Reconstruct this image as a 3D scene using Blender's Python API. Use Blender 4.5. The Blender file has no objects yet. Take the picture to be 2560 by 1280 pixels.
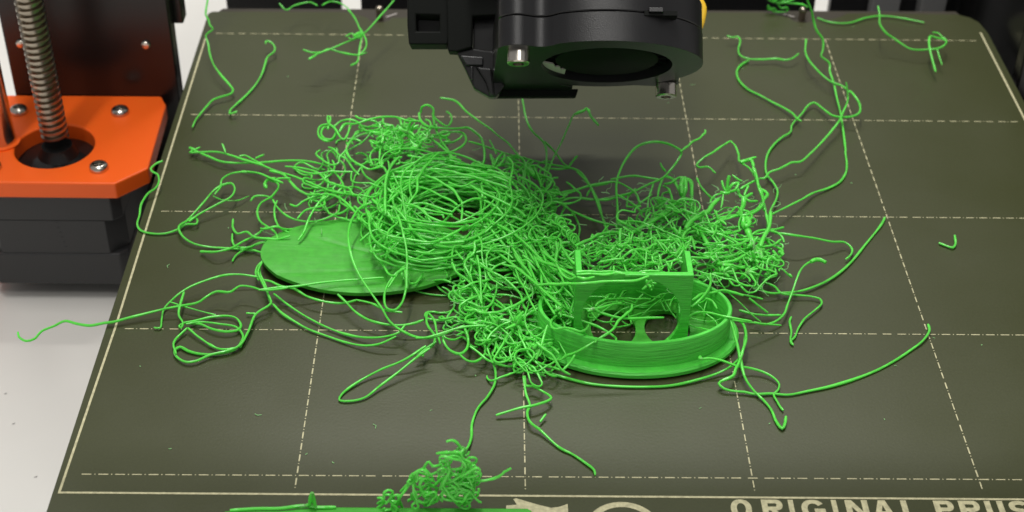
import bpy, bmesh, math, random
from mathutils import Vector, Matrix

# ---------------------------------------------------------------- camera, light, exposure
S = 0.001                                   # everything below is written in millimetres
sc = bpy.context.scene
COL = sc.collection
RC = ((0.99988461, -0.00578456, 0.01404677), (0.00779237, -0.59844616, -0.80112513), (0.01304039, 0.80114215, -0.59833202))
CAM = Vector((92.36, -240.386, 240.02))
FPX, CX, CY = 3830.0, 1280.0, 640.0
cd = bpy.data.cameras.new('camera'); cam = bpy.data.objects.new('camera', cd); COL.objects.link(cam)
right, down, fwd = (Vector(r) for r in RC)
m = Matrix((right, -down, -fwd)).transposed().to_4x4(); m.translation = CAM * S
cam.matrix_world = m
cd.sensor_width = 36.0; cd.lens = FPX / 2560 * 36; cd.clip_start = 0.01; cd.clip_end = 20
cd.dof.use_dof = True; cd.dof.focus_distance = 0.362; cd.dof.aperture_fstop = 24
sc.camera = cam
sc.view_settings.view_transform = 'Standard'; sc.view_settings.look = 'None'
sc.view_settings.exposure = 0.0; sc.view_settings.gamma = 1
w = bpy.data.worlds.new('World'); sc.world = w; w.use_nodes = True
w.node_tree.nodes['Background'].inputs[0].default_value = (1.0, 0.985, 0.96, 1)
w.node_tree.nodes['Background'].inputs[1].default_value = 0.29

def lamp(name, loc, target, sx, sy, watts, col):
    d = bpy.data.lights.new(name, 'AREA'); d.shape = 'RECTANGLE'; d.size = sx; d.size_y = sy
    d.energy = watts; d.color = col
    o = bpy.data.objects.new(name, d); COL.objects.link(o)
    loc = Vector(loc); q = (Vector(target) - loc).to_track_quat('-Z', 'Y')
    o.matrix_world = Matrix.Translation(loc * S) @ q.to_matrix().to_4x4()
    return o
lamp('ceiling_tube_lamp', (-60, 130, 1500), (90, 100, 0), 1.0, 0.05, 17.0, (1.0, 0.975, 0.93))
lamp('rear_tube_lamp', (60, 800, 1500), (90, 100, 0), 0.8, 0.05, 13.0, (1.0, 0.975, 0.93))
lamp('front_fill_light', (300, -900, 1700), (90, 100, 0), 0.9, 0.3, 5.0, (1.0, 0.975, 0.93))  # added fill without a fixture, brightens faces turned to the camera

def ray(u, v):
    return right * ((u - CX) / FPX) + down * ((v - CY) / FPX) + fwd
def at(u, v, z=0.0):                        # the point of height z that stands where the photo shows it
    d = ray(u, v); return CAM + d * ((z - CAM.z) / d.z)
def at_y(u, v, y):
    d = ray(u, v); return CAM + d * ((y - CAM.y) / d.y)
def pix(p):
    q = p - CAM; zc = q.dot(fwd); return CX + FPX * q.dot(right) / zc, CY + FPX * q.dot(down) / zc

# ---------------------------------------------------------------- materials
def mat(name, col, rough=0.5, metal=0.0, spec=0.5, noise=None, bump=None, sss=0.0, coat=0.0):
    """noise = (scale per mm, dark factor, light factor); bump = (scale per mm, strength, distance mm)"""
    M = bpy.data.materials.new(name); M.use_nodes = True
    nt = M.node_tree; b = nt.nodes['Principled BSDF']
    b.inputs['Base Color'].default_value = (*col, 1); b.inputs['Roughness'].default_value = rough
    b.inputs['Metallic'].default_value = metal; b.inputs['Specular IOR Level'].default_value = spec
    b.inputs['Coat Weight'].default_value = coat
    if sss:
        b.inputs['Subsurface Weight'].default_value = sss
        b.inputs['Subsurface Radius'].default_value = (0.25, 1.0, 0.25); b.inputs['Subsurface Scale'].default_value = 0.0012
    tc = nt.nodes.new('ShaderNodeTexCoord')
    if noise:
        n = nt.nodes.new('ShaderNodeTexNoise'); n.inputs['Scale'].default_value = noise[0] / S; n.inputs['Detail'].default_value = 6
        nt.links.new(tc.outputs['Object'], n.inputs['Vector'])
        mp = nt.nodes.new('ShaderNodeMapRange'); mp.inputs[1].default_value = 0.3; mp.inputs[2].default_value = 0.7
        mp.inputs[3].default_value = noise[1]; mp.inputs[4].default_value = noise[2]
        nt.links.new(n.outputs['Fac'], mp.inputs[0])
        mx = nt.nodes.new('ShaderNodeVectorMath'); mx.operation = 'SCALE'; mx.inputs[0].default_value = col
        nt.links.new(mp.outputs[0], mx.inputs['Scale']); nt.links.new(mx.outputs[0], b.inputs['Base Color'])
    if bump:
        n = nt.nodes.new('ShaderNodeTexNoise'); n.inputs['Scale'].default_value = bump[0] / S; n.inputs['Detail'].default_value = 3
        nt.links.new(tc.outputs['Object'], n.inputs['Vector'])
        bp = nt.nodes.new('ShaderNodeBump'); bp.inputs['Strength'].default_value = bump[1]; bp.inputs['Distance'].default_value = bump[2] * S
        nt.links.new(n.outputs['Fac'], bp.inputs['Height']); nt.links.new(bp.outputs[0], b.inputs['Normal'])
    return M

def layered(name, col, period, strength, rough=0.34):
    """printed plastic: layer lines along z, uneven from layer to layer"""
    M = mat(name, col, rough, sss=0.25)
    nt = M.node_tree; b = nt.nodes['Principled BSDF']
    tc = nt.nodes.new('ShaderNodeTexCoord'); mpg = nt.nodes.new('ShaderNodeMapping')
    mpg.inputs['Scale'].default_value = (0.12 / S, 0.12 / S, 1 / (period * S))
    nt.links.new(tc.outputs['Object'], mpg.inputs[0])
    n = nt.nodes.new('ShaderNodeTexNoise'); n.inputs['Scale'].default_value = 1.0; n.inputs['Detail'].default_value = 4; n.inputs['Roughness'].default_value = .7
    nt.links.new(mpg.outputs[0], n.inputs['Vector'])
    bp = nt.nodes.new('ShaderNodeBump'); bp.inputs['Strength'].default_value = strength; bp.inputs['Distance'].default_value = 0.25 * S
    nt.links.new(n.outputs['Fac'], bp.inputs['Height']); nt.links.new(bp.outputs[0], b.inputs['Normal'])
    mp = nt.nodes.new('ShaderNodeMapRange'); mp.inputs[1].default_value = 0.3; mp.inputs[2].default_value = 0.7; mp.inputs[3].default_value = 0.78; mp.inputs[4].default_value = 1.25
    nt.links.new(n.outputs['Fac'], mp.inputs[0])
    mx = nt.nodes.new('ShaderNodeVectorMath'); mx.operation = 'SCALE'; mx.inputs[0].default_value = col
    nt.links.new(mp.outputs[0], mx.inputs['Scale']); nt.links.new(mx.outputs[0], b.inputs['Base Color'])
    return M

GREEN = (0.060, 0.640, 0.034)
M_green = mat('green_filament', (0.128, 0.71, 0.088), 0.30, sss=0.6)
M_gsheet = mat('green_first_layer', (0.052, 0.38, 0.026), 0.5, spec=0.5, noise=(0.5, 0.88, 1.1), bump=(1.6, 0.25, 0.15), sss=0.2)
nt_ = M_gsheet.node_tree; tc_ = [n for n in nt_.nodes if n.type == 'TEX_COORD'][0]; bp_ = [n for n in nt_.nodes if n.type == 'BUMP'][0]
mp_ = nt_.nodes.new('ShaderNodeMapping'); mp_.inputs['Rotation'].default_value = (0, 0, .75); mp_.inputs['Scale'].default_value = (.06 / S, 1.1 / S, .1 / S)
ns_ = nt_.nodes.new('ShaderNodeTexNoise'); ns_.inputs['Scale'].default_value = 1.0; ns_.inputs['Detail'].default_value = 3
nt_.links.new(tc_.outputs['Object'], mp_.inputs[0]); nt_.links.new(mp_.outputs[0], ns_.inputs['Vector']); nt_.links.new(ns_.outputs['Fac'], bp_.inputs['Height'])
bp_.inputs['Strength'].default_value = .5; bp_.inputs['Distance'].default_value = .16 * S
M_glayer = layered('green_layered', (0.085, 0.60, 0.065), 0.6, 1.0)
M_bed = mat('powder_coat', (0.037, 0.0425, 0.0115), 0.37, spec=0.7, noise=(1.7, 0.90, 1.10), bump=(1.5, 0.22, 0.09))
nt_ = M_bed.node_tree; n_ = nt_.nodes.new('ShaderNodeTexNoise'); n_.inputs['Scale'].default_value = 0.03 / S; n_.inputs['Detail'].default_value = 5   # wiped patches
nt_.links.new([n for n in nt_.nodes if n.type == 'TEX_COORD'][0].outputs['Object'], n_.inputs['Vector'])
m_ = nt_.nodes.new('ShaderNodeMapRange'); m_.inputs[1].default_value = .3; m_.inputs[2].default_value = .7; m_.inputs[3].default_value = .35; m_.inputs[4].default_value = .41
nt_.links.new(n_.outputs['Fac'], m_.inputs[0]); nt_.links.new(m_.outputs[0], nt_.nodes['Principled BSDF'].inputs['Roughness'])
M_board = mat('bed_board', (0.03, 0.024, 0.014), 0.6)
M_ink = mat('cream_ink', (0.52, 0.49, 0.30), 0.6, noise=(0.9, 0.7, 1.1))
M_orange = mat('orange_plastic', (0.99, 0.128, 0.006), 0.48, bump=(2.2, 0.10, 0.1), sss=0.1)
M_black = mat('black_plastic', (0.009, 0.009, 0.010), 0.34, bump=(3.2, 0.35, 0.12))
M_dark = mat('matt_black_print', (0.006, 0.007, 0.006), 0.6, spec=0.1, bump=(2.5, .3, .1))
M_blackgloss = mat('black_gloss', (0.010, 0.010, 0.010), 0.2)
M_frame = mat('black_frame_paint', (0.008, 0.007, 0.007), 0.27, bump=(1.5, .05, .05))
M_motor = mat('motor_black', (0.028, 0.028, 0.029), 0.5, bump=(1.0, 0.1, 0.1))
M_steel = mat('steel', (0.62, 0.58, 0.52), 0.22, metal=1.0)
M_screwsteel = mat('thread_steel', (0.42, 0.37, 0.30), 0.28, metal=1.0, noise=(0.4, 0.8, 1.1))
M_desk = mat('white_laminate', (0.63, 0.62, 0.59), 0.5, noise=(0.02, 0.97, 1.03))
M_grey = mat('grey_metal', (0.22, 0.22, 0.22), 0.5)
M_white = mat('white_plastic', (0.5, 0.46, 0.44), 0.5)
M_yellow = mat('yellow_wire', (0.95, 0.58, 0.03), 0.4)
M_clear = mat('pale_whisker', (0.30, 0.62, 0.26), 0.3)

# ---------------------------------------------------------------- mesh helpers
def link(name, bm, material, parent=None, smooth=None, bevel=None):
    me = bpy.data.meshes.new(name)
    bmesh.ops.recalc_face_normals(bm, faces=bm.faces[:])
    for v in bm.verts: v.co *= S
    bm.to_mesh(me); bm.free()
    o = bpy.data.objects.new(name, me); COL.objects.link(o); me.materials.append(material)
    if smooth is not None: me.shade_smooth(); me.set_sharp_from_angle(angle=math.radians(smooth))
    if bevel:
        b = o.modifiers.new('bevel', 'BEVEL'); b.width = bevel * S; b.segments = 2; b.limit_method = 'ANGLE'; b.angle_limit = math.radians(40)
    if parent: o.parent = parent; o.matrix_parent_inverse = parent.matrix_world.inverted()
    return o
def tag(o, label, cat, group=None, kind=None):
    if label: o['label'] = label
    if cat: o['category'] = cat
    if group: o['group'] = group
    if kind: o['kind'] = kind
    return o
def thing(name, label, cat, loc, group=None):
    o = bpy.data.objects.new(name, None); COL.objects.link(o); o.empty_display_size = 0.005
    o.location = Vector(loc) * S; o.matrix_world = Matrix.Translation(Vector(loc) * S)
    return tag(o, label, cat, group)
def box(bm, x0, x1, y0, y1, z0, z1, M=None):
    r = bmesh.ops.create_cube(bm, size=1)['verts']
    for v in r:
        v.co = Vector((x0 + (v.co.x + .5) * (x1 - x0), y0 + (v.co.y + .5) * (y1 - y0), z0 + (v.co.z + .5) * (z1 - z0)))
        if M: v.co = M @ v.co
def prism(bm, pts, z0, z1, M=None, holes=()):
    """outline (and holes) extruded from z0 to z1"""
    loops = [list(pts)] + [list(h) for h in holes]
    top, bot = [], []
    for lp in loops:
        a = [bm.verts.new((x, y, z1)) for x, y in lp]; b = [bm.verts.new((x, y, z0)) for x, y in lp]
        n = len(lp)
        for i in range(n): bm.faces.new((a[i], a[(i + 1) % n], b[(i + 1) % n], b[i]))
        top.append(a); bot.append(b)
    for rings in (top, bot):
        if len(rings) == 1: bm.faces.new(rings[0])
        else:
            es = [bm.edges.get((r[i], r[(i + 1) % len(r)])) for r in rings for i in range(len(r))]
            bmesh.ops.triangle_fill(bm, use_beauty=True, use_dissolve=False, edges=es)
    if M:
        for r in top + bot:
            for v in r: v.co = M @ v.co
def circ(cx, cy, rx, ry=None, n=48, a0=0.0, a1=2 * math.pi, p=2.0):
    ry = ry or rx; full = abs(a1 - a0 - 2 * math.pi) < 1e-6
    out = []
    for i in range(n):
        t = a0 + (a1 - a0) * i / (n if full else n - 1); c, s = math.cos(t), math.sin(t)
        out.append((cx + rx * math.copysign(abs(c) ** (2 / p), c), cy + ry * math.copysign(abs(s) ** (2 / p), s)))
    return out
def lathe(bm, prof, n=32, M=None, cap=True):
    rings = []
    for r, z in prof: rings.append([bm.verts.new((r * math.cos(2 * math.pi * i / n), r * math.sin(2 * math.pi * i / n), z)) for i in range(n)])
    for a, b in zip(rings, rings[1:]):
        for i in range(n): bm.faces.new((a[i], a[(i + 1) % n], b[(i + 1) % n], b[i]))
    if cap: bm.faces.new(rings[0][::-1]); bm.faces.new(rings[-1])
    if M:
        for r in rings:
            for v in r: v.co = M @ v.co
def tube(bm, pts, r, n=6, rs=None):
    """a strand: tube along a polyline with parallel-transported rings"""
    P = [pts[0]]
    for p in pts[1:]:
        if (p - P[-1]).length > 1e-4: P.append(p)
    if len(P) < 2: return
    T = [(P[min(i + 1, len(P) - 1)] - P[max(i - 1, 0)]).normalized() for i in range(len(P))]
    up = Vector((0, 0, 1)) if abs(T[0].z) < .9 else Vector((1, 0, 0))
    nrm = (up - T[0] * up.dot(T[0])).normalized(); prev = None; first = None
    for i, (p, t) in enumerate(zip(P, T)):
        nrm = nrm - t * nrm.dot(t)
        if nrm.length < 1e-5: nrm = t.orthogonal()
        nrm.normalize(); bn = t.cross(nrm)
        rr = r
        if rs: f_ = i / (len(P) - 1) * (len(rs) - 1); k_ = min(int(f_), len(rs) - 2); rr *= rs[k_] + (rs[k_ + 1] - rs[k_]) * (f_ - k_)
        if i in (0, len(P) - 1): rr *= .75
        ring = [bm.verts.new(p + (nrm * math.cos(2 * math.pi * k / n) + bn * math.sin(2 * math.pi * k / n)) * rr) for k in range(n)]
        if prev:
            for k in range(n): bm.faces.new((prev[k], prev[(k + 1) % n], ring[(k + 1) % n], ring[k]))
        else: first = ring
        prev = ring
    bm.faces.new(first[::-1]); bm.faces.new(prev)
def spline(K, step=0.7):
    """Catmull-Rom (centripetal-ish) through the 3D knots"""
    if len(K) < 3: 
        return [K[0].lerp(K[-1], i / 8) for i in range(9)] if len(K) == 2 else K
    E = [K[0] * 2 - K[1]] + K + [K[-1] * 2 - K[-2]]
    out = []
    for i in range(1, len(E) - 2):
        p0, p1, p2, p3 = E[i - 1:i + 3]
        d1 = max((p2 - p1).length, 1e-4); d0 = max((p1 - p0).length, 1e-4); d2 = max((p3 - p2).length, 1e-4)
        a0, a1, a2 = math.sqrt(d0), math.sqrt(d1), math.sqrt(d2)
        m1 = ((p1 - p0) / a0 - (p2 - p0) / (a0 + a1) + (p2 - p1) / a1) * a1
        m2 = ((p2 - p1) / a1 - (p3 - p1) / (a1 + a2) + (p3 - p2) / a2) * a1
        n = max(2, int(d1 / step))
        for k in range(n):
            t = k / n; t2, t3 = t * t, t * t * t
            out.append(p1 * (2 * t3 - 3 * t2 + 1) + m1 * (t3 - 2 * t2 + t) + p2 * (-2 * t3 + 3 * t2) + m2 * (t3 - t2))
    out.append(K[-1])
    return out
# ---------------------------------------------------------------- setting: desk
DZ = -52.0
bm = bmesh.new(); box(bm, -900, 1100, -700, 1300, DZ - 30, DZ)
tag(link('desk', bm, M_desk), 'white laminate desk under the printer, seen left of the bed', 'desk', kind='structure')

# ---------------------------------------------------------------- heated bed with its steel sheet
bed = thing('print_bed', 'dark olive print bed sheet with cream dashed grid and lettering', 'print bed', (125, 100, -3))
pinx = (at(951, 30).x, at(2000, 30).x)
def outline(inset=0.0):
    L, Rr, F, B = -2.0 + inset, 253.6 - inset, -22.0, 214.9 - inset
    out = [(L, F), (Rr + .6, F)]
    out += [(Rr + .9, 205), (Rr - .2, 212.5), (Rr - 2.5, 216), (Rr - 6.5, B + 3.2)]
    for px in (pinx[1], pinx[0]):
        yb = B + (3.2 if px > 125 else .6)
        out += [(px + 16, yb), (px + 13, yb - 2.6)]
        out += [(px + 9, yb - 4.6), (px + 5, yb - 5.2)] if px > 125 else [(px + 9, yb - 3.6)]
        out += [(px + 4 * math.cos(t), yb - 3.8 + 3.2 * math.sin(t)) for t in (0, -.6, -1.2, -1.9, -2.5, -3.14)]
        out += [(px - 9, yb - 1.0), (px - 12, yb)]
    out += [(L + 1.2, B), (L, B - 1.5)]
    return out
bm = bmesh.new(); prism(bm, outline(), -0.9, 0); sheet = link('steel_sheet', bm, M_bed, bed)
bm = bmesh.new(); prism(bm, [(-1.4, -20), (253.4, -20), (254, 205), (248, 222), (2, 219), (-1.4, 213)], -4.0, -1.0); link('heater_board', bm, M_board, bed)

bx_ = bmesh.new(); box(bx_, 24, 226, 34, 186, -34, -12); link('underbed_shade_block', bx_, M_black, bed)  # unseen block under the bed, added to deepen the shade on the desk
PZ = 0.05
def quad(bm, a, b, w, z=PZ):
    d = Vector((b[0] - a[0], b[1] - a[1], 0)); n = Vector((-d.y, d.x, 0)).normalized() * w / 2
    a, b = Vector((*a, z)), Vector((*b, z))
    bm.faces.new([bm.verts.new(p) for p in (a - n, b - n, b + n, a + n)])
def dashed(bm, a, b, rnd):
    a, b = Vector(a), Vector(b); L = (b - a).length; d = (b - a) / L; t = 0.0
    while t < L:
        e = min(t + 2.15, L); quad(bm, a + d * t, a + d * e, 0.30 * rnd.uniform(.85, 1.1))
        if t + 3.05 < L and rnd.random() < .85: quad(bm, a + d * (t + 2.78), a + d * (t + 3.02), 0.28)
        t += 3.65
rnd = random.Random(5)
bm = bmesh.new()
for Y in (200, 150, 100, 50, 0): dashed(bm, (2.6 if Y else 3.0, Y), (249.5, Y), rnd)
for X in (50, 100, 150, 200): dashed(bm, (X, 200), (X, -3.8), rnd)
link('grid_line', bm, M_ink, bed)
bm = bmesh.new()
LB = [(-0.3, 196.5), (0.2, 50), (-0.6, -5.6)]
for a, b in zip(LB, LB[1:]): quad(bm, a, b, 0.55)
quad(bm, (-0.85, -5.6), (252, -6.1), 0.55, PZ + .02)
quad(bm, (252.1, 205.5), (251.3, 40), 0.6); quad(bm, (251.3, 40), (251.6, -6.1), 0.6)
link('border_line', bm, M_ink, bed)
# lettering: heavy capitals, each its own piece; tops at y = -6.6
def letter(ch, x0, x1, top=-6.5, h=5.5, t=1.3, th=1.12):
    bm = bmesh.new(); w_ = x1 - x0; y0 = top - h; xm, ym = (x0 + x1) / 2, top - h / 2; lv = [PZ]
    def poly(*p):
        lv[0] += .004; bm.faces.new([bm.verts.new((x, y, lv[0])) for x, y in p])
    def rect(xa, ya, xb, yb): poly((xa, ya), (xb, ya), (xb, yb), (xa, yb))
    def sec(cx, cy, rx, ry, a0, a1, p=2.3, n=26):
        lv[0] += .004; f = lambda rx, ry, a: (cx + rx * math.copysign(abs(math.cos(a)) ** (2 / p), math.cos(a)), cy + ry * math.copysign(abs(math.sin(a)) ** (2 / p), math.sin(a)), lv[0])
        A_ = [math.radians(a0 + (a1 - a0) * k / n) for k in range(n + 1)]
        o = [bm.verts.new(f(rx, ry, a)) for a in A_]; q = [bm.verts.new(f(rx - t, ry - th, a)) for a in A_]
        for k in range(n): bm.faces.new((o[k], o[k + 1], q[k + 1], q[k]))
    if ch == 'O': sec(xm, ym, w_ / 2, h / 2, 0, 360, n=48)
    elif ch == 'G': sec(xm, ym, w_ / 2, h / 2, 32, 350, n=44); rect(xm + .2, ym - .9, x1, ym + .15); rect(x1 - t, y0 + .3, x1, ym)
    elif ch == 'I': rect(x0, y0, x1, top)
    elif ch == 'L': rect(x0, y0, x0 + t, top); rect(x0 + t, y0, x1, y0 + th)
    elif ch == 'N': rect(x0, y0, x0 + t, top); rect(x1 - t, y0, x1, top); poly((x0, top), (x1 - t, y0), (x1, y0), (x0 + t + .15, top))
    elif ch == 'A': poly((x0, y0), (x0 + t + .1, y0), (xm + .35, top), (xm - .75, top)); poly((x1 - t - .1, y0), (x1, y0), (xm + .75, top), (xm - .35, top)); rect(x0 + 1.2, y0 + 1.2, x1 - 1.2, y0 + 2.2)
    elif ch == 'U': rect(x0, ym, x0 + t, top); rect(x1 - t, ym, x1, top); sec(xm, ym, w_ / 2, h / 2, 180, 360)
    elif ch == 'S': sec(xm, top - 1.62, w_ / 2, 1.64, 25, 270); sec(xm, y0 + 1.62, w_ / 2, 1.64, -155, 90)
    else:
        rect(x0, y0, x0 + t, top); r_ = 1.6
        rect(x0 + t, top - th, x1 - r_, top); rect(x0 + t, top - 2 * r_, x1 - r_, top - 2 * r_ + th); sec(x1 - r_, top - r_, r_, r_, -90, 90)
        if ch == 'R': poly((xm - .5, top - 2 * r_), (xm + .8, top - 2 * r_), (x1 + .1, y0), (x1 - t - .2, y0))
    link('letter', bm, M_ink, bed)
for ch, u0, u1 in (('O', 1825, 1877), ('R', 1903, 1955), ('I', 1970, 1983), ('G', 2001, 2060), ('I', 2078, 2091), ('N', 2112, 2168), ('A', 2177, 2232), ('L', 2251, 2290),
                   ('P', 2333, 2381), ('R', 2395, 2446), ('U', 2460, 2506), ('S', 2519, 2568), ('A', 2577, 2635)):
    letter(ch, at(u0, 1258).x, at(u1, 1258).x)
bm = bmesh.new()                                                # pointing-hand pictogram, only its top edge in view
pg = [(1283, 1248), (1290, 1246), (1345, 1262), (1378, 1270), (1400, 1267), (1419, 1260), (1422, 1300), (1380, 1330), (1300, 1325), (1262, 1300), (1266, 1264), (1292, 1262)]
bm.faces.new([bm.verts.new((at(u, v).x, at(u, v).y, PZ)) for u, v in pg]); link('hand_pictogram', bm, M_ink, bed)
bm = bmesh.new()                                                # prohibition ring
c = at(1558, 1310); Rr = 8.0
ro = circ(c.x, c.y - 1.6, Rr, n=64); ri = circ(c.x, c.y - 1.6, Rr - 1.5, n=64)
vo = [bm.verts.new((*p, PZ)) for p in ro]; vi = [bm.verts.new((*p, PZ)) for p in ri]
for i in range(64): bm.faces.new((vo[i], vo[(i + 1) % 64], vi[(i + 1) % 64], vi[i]))
quad(bm, (c.x - 5, c.y - 1.6 + 5), (c.x + 5, c.y - 1.6 - 5), 1.4, PZ + .02); link('prohibition_pictogram', bm, M_ink, bed)
for px in pinx:                                                 # rear locating pins
    bm = bmesh.new(); lathe(bm, [(1.1, -4), (1.15, 1.8), (1.3, 2.0), (1.3, 3.2), (.9, 3.7), (.3, 3.9)], 20, Matrix.Translation((px, 212.6 if px < 125 else 214.8, 0)))
    link('locating_pin', bm, M_screwsteel, bed, smooth=40)
    bm = bmesh.new(); s = 1 if px < 125 else -1
    quad(bm, (px + 2.0 * s, 214.2 if px < 125 else 217.2), (px + 5.4 * s, 216.8 if px < 125 else 219.0), .45, -0.95); link('board_mark', bm, M_white, bed)

# ---------------------------------------------------------------- printer frame and what stands behind the bed
frame = thing('printer_frame', 'black painted steel printer frame upright standing left of the bed', 'printer frame', (125, 177, DZ))
def bx(name, a, material, parent, bevel=None, smooth=None):
    bm = bmesh.new(); box(bm, *a); return link(name, bm, material, parent, bevel=bevel, smooth=smooth)
bx('upright', (-57, -5.6, 174, 180, DZ, 330), M_frame, frame, .6)
bx('upright', (256, 307, 174, 180, DZ, 330), M_frame, frame, .6)
bx('crossbeam', (-57, 307, 174.2, 179.8, 330.1, 380), M_frame, frame, .6)
bx('edge_flange', (-9, -3.0, 180.2, 186, 14, 330), M_frame, frame, .4)
for x in (-52, -13.9):
    bm = bmesh.new(); lathe(bm, [(1.35, 0), (1.35, .6), (1.0, 1.0), (.3, 1.1)], 20, Matrix.Translation((x, 174, 10.1)) @ Matrix.Rotation(math.pi / 2, 4, 'X')); link('frame_screw', bm, M_steel, frame, smooth=40)

rear = thing('rear_chassis', 'black rear plate low behind the bed, pale gaps beside it', 'chassis', (125, 262, DZ))
X_ = lambda u: at_y(u, 12, 246).x
bx('plate', (-2, X_(853), 246, 250, DZ, 12), M_black, rear, .5)
bx('plate', (X_(902), X_(2038), 246, 250, DZ, 12), M_black, rear, .5)
bx('plate', (X_(2082), 330, 250, 254, DZ, 25), M_black, rear, .5)
def bar(u0, u1):
    p = at_y(u0, 14, 249); q = at_y(u1, 14, 249)
    bm = bmesh.new(); box(bm, p.x, q.x, 243, 249.5, DZ, 16, Matrix.Translation((p.x, 0, 0)) @ Matrix.Shear('XZ', 4, (0, 0)) @ Matrix.Translation((-p.x, 0, 0))); link('profile_bar', bm, M_grey, rear, bevel=.4)
bar(2170, 2238); bar(2290, 2352)
psu = thing('power_supply', 'black power supply casing in the shade right of the bed', 'power supply', (285, 215, DZ))
bx('casing', (259, 330, 182, 300, DZ, 120), M_black, psu, .8); bx('vent_strip', (258.4, 259, 186, 296, -20, 20), M_blackgloss, psu)
bx('side_rail', (256.5, 262, 60, 173, DZ, -8), M_black, psu, .5)

# ---------------------------------------------------------------- orange motor holder, motor, screw, rod
oz, ob = -8.0, -13.4
mc = (-37.6, 148.0)
holder = thing('motor_holder', 'orange plastic motor holder with four steel screws and a round hole', 'bracket', (mc[0], mc[1], ob))
P = lambda u, v: (at(u, v, oz).x, at(u, v, oz).y)
op = [(-75, P(0, 455)[1]), P(287, 459), P(370, 420), P(415, 262), P(403, 240), (-75, 173.6)]
bm = bmesh.new(); prism(bm, op, ob, oz, holes=[circ(mc[0] - .2, mc[1] - 3.4, 11.6, 12.0)]); link('plate', bm, M_orange, holder, bevel=.5)
bm = bmesh.new(); prism(bm, [(-75, 173.6), (-75, 166), (-60, 166), (-58, 173.6)], -46, ob - .05); link('foot', bm, M_orange, holder)
for dx, dy in ((15.5, 15.5), (-15.5, 15.5), (15.5, -15.5), (-15.5, -15.5)):
    T = Matrix.Translation((mc[0] + dx, mc[1] + dy, oz + .1))
    bm = bmesh.new(); lathe(bm, [(2.75, 0), (2.75, .9), (2.4, 1.5), (1.7, 1.9), (1.45, 1.9), (1.25, 1.0), (.2, .9)], 28, T); s = link('screw', bm, M_steel, holder, smooth=35)
    bm = bmesh.new(); box(bm, -1.15, 1.15, -.22, .22, 0.92, 1.25, T @ Matrix.Rotation(.5 + dx, 4, 'Z')); box(bm, -.22, .22, -1.15, 1.15, .94, 1.27, T @ Matrix.Rotation(.5 + dx, 4, 'Z')); link('recess', bm, M_blackgloss, s)
motor = thing('stepper_motor', 'black square stepper motor standing under the orange holder', 'motor', (mc[0], mc[1], DZ))
def sq(h, c): return [(mc[0] + a, mc[1] + b) for a, b in ((h - c, -h), (h, -h + c), (h, h - c), (h - c, h), (-h + c, h), (-h, h - c), (-h, -h + c), (-h + c, -h))]
bm = bmesh.new(); prism(bm, sq(21.15, 2.5), -22.6, ob - .1); link('top_cap', bm, M_motor, motor, bevel=.4)
bm = bmesh.new(); prism(bm, sq(21.0, 5.0), -34.6, -22.7)
for k in range(6): box(bm, mc[0] + 1.4 + .28 * k, mc[0] + 2.3 + .28 * k, mc[1] - 21.15, mc[1] - 20.9, -23.6 - 1.75 * k, -23.3 - 1.75 * k)
link('stator', bm, M_motor, motor, bevel=.3)
bm = bmesh.new(); prism(bm, sq(21.3, 2.6), -46.2, -34.7); link('bottom_cap', bm, M_motor, motor, bevel=.6)
for dx in (-14, 14):
    bm = bmesh.new(); lathe(bm, [(3, DZ), (3, -46.25)], 16, Matrix.Translation((mc[0] + dx, mc[1] + 6, 0))); link('rubber_foot', bm, M_dark, motor, smooth=40)
bm = bmesh.new(); lathe(bm, [(11.2, -13.3), (11.2, -13.1), (9.5, -12.8), (6.0, -11.8), (5, -10.2), (4.5, -8.6)], 32, Matrix.Translation((mc[0], mc[1] - 2, 0))); link('shaft_collar', bm, M_blackgloss, motor, smooth=40)
ls = thing('lead_screw', 'threaded steel lead screw rising from the orange holder', 'lead screw', (mc[0], mc[1] - 2, -5))
bm = bmesh.new(); N = 40; turns = 60; pitch = 2.0; prof = [(0, 4.0), (.36, 4.0), (.52, 3.0), (.84, 3.0)]
rings = []
for i in range(N * turns + 1):
    t = i / N; a = 2 * math.pi * t
    rings.append([bm.verts.new((mc[0] + r * math.cos(a), mc[1] - 2 + r * math.sin(a), -6.5 + (t + f) * pitch)) for f, r in prof])
for i in range(len(rings) - 1):
    a, b = rings[i], rings[i + 1]
    for k in range(3): bm.faces.new((a[k], a[k + 1], b[k + 1], b[k]))
    if i + N < len(rings) - 1: bm.faces.new((a[3], rings[i + N][0], rings[i + N + 1][0], b[3]))
link('thread', bm, M_screwsteel, ls, smooth=35)
sr = thing('smooth_rod', 'polished round steel rod at the left edge beside the lead screw', 'rod', (-53.2, 146, -8))
bm = bmesh.new(); lathe(bm, [(4, -12), (4, 300)], 28, Matrix.Translation((-53.6, 146.3, 0))); link('shaft', bm, M_steel, sr, smooth=40)
bm = bmesh.new(); lathe(bm, [(5.2, oz + .03), (5.2, oz + .5), (4.2, oz + .7)], 28, Matrix.Translation((-53.6, 146.3, 0))); link('seat_ring', bm, M_orange, sr, smooth=40)

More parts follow.
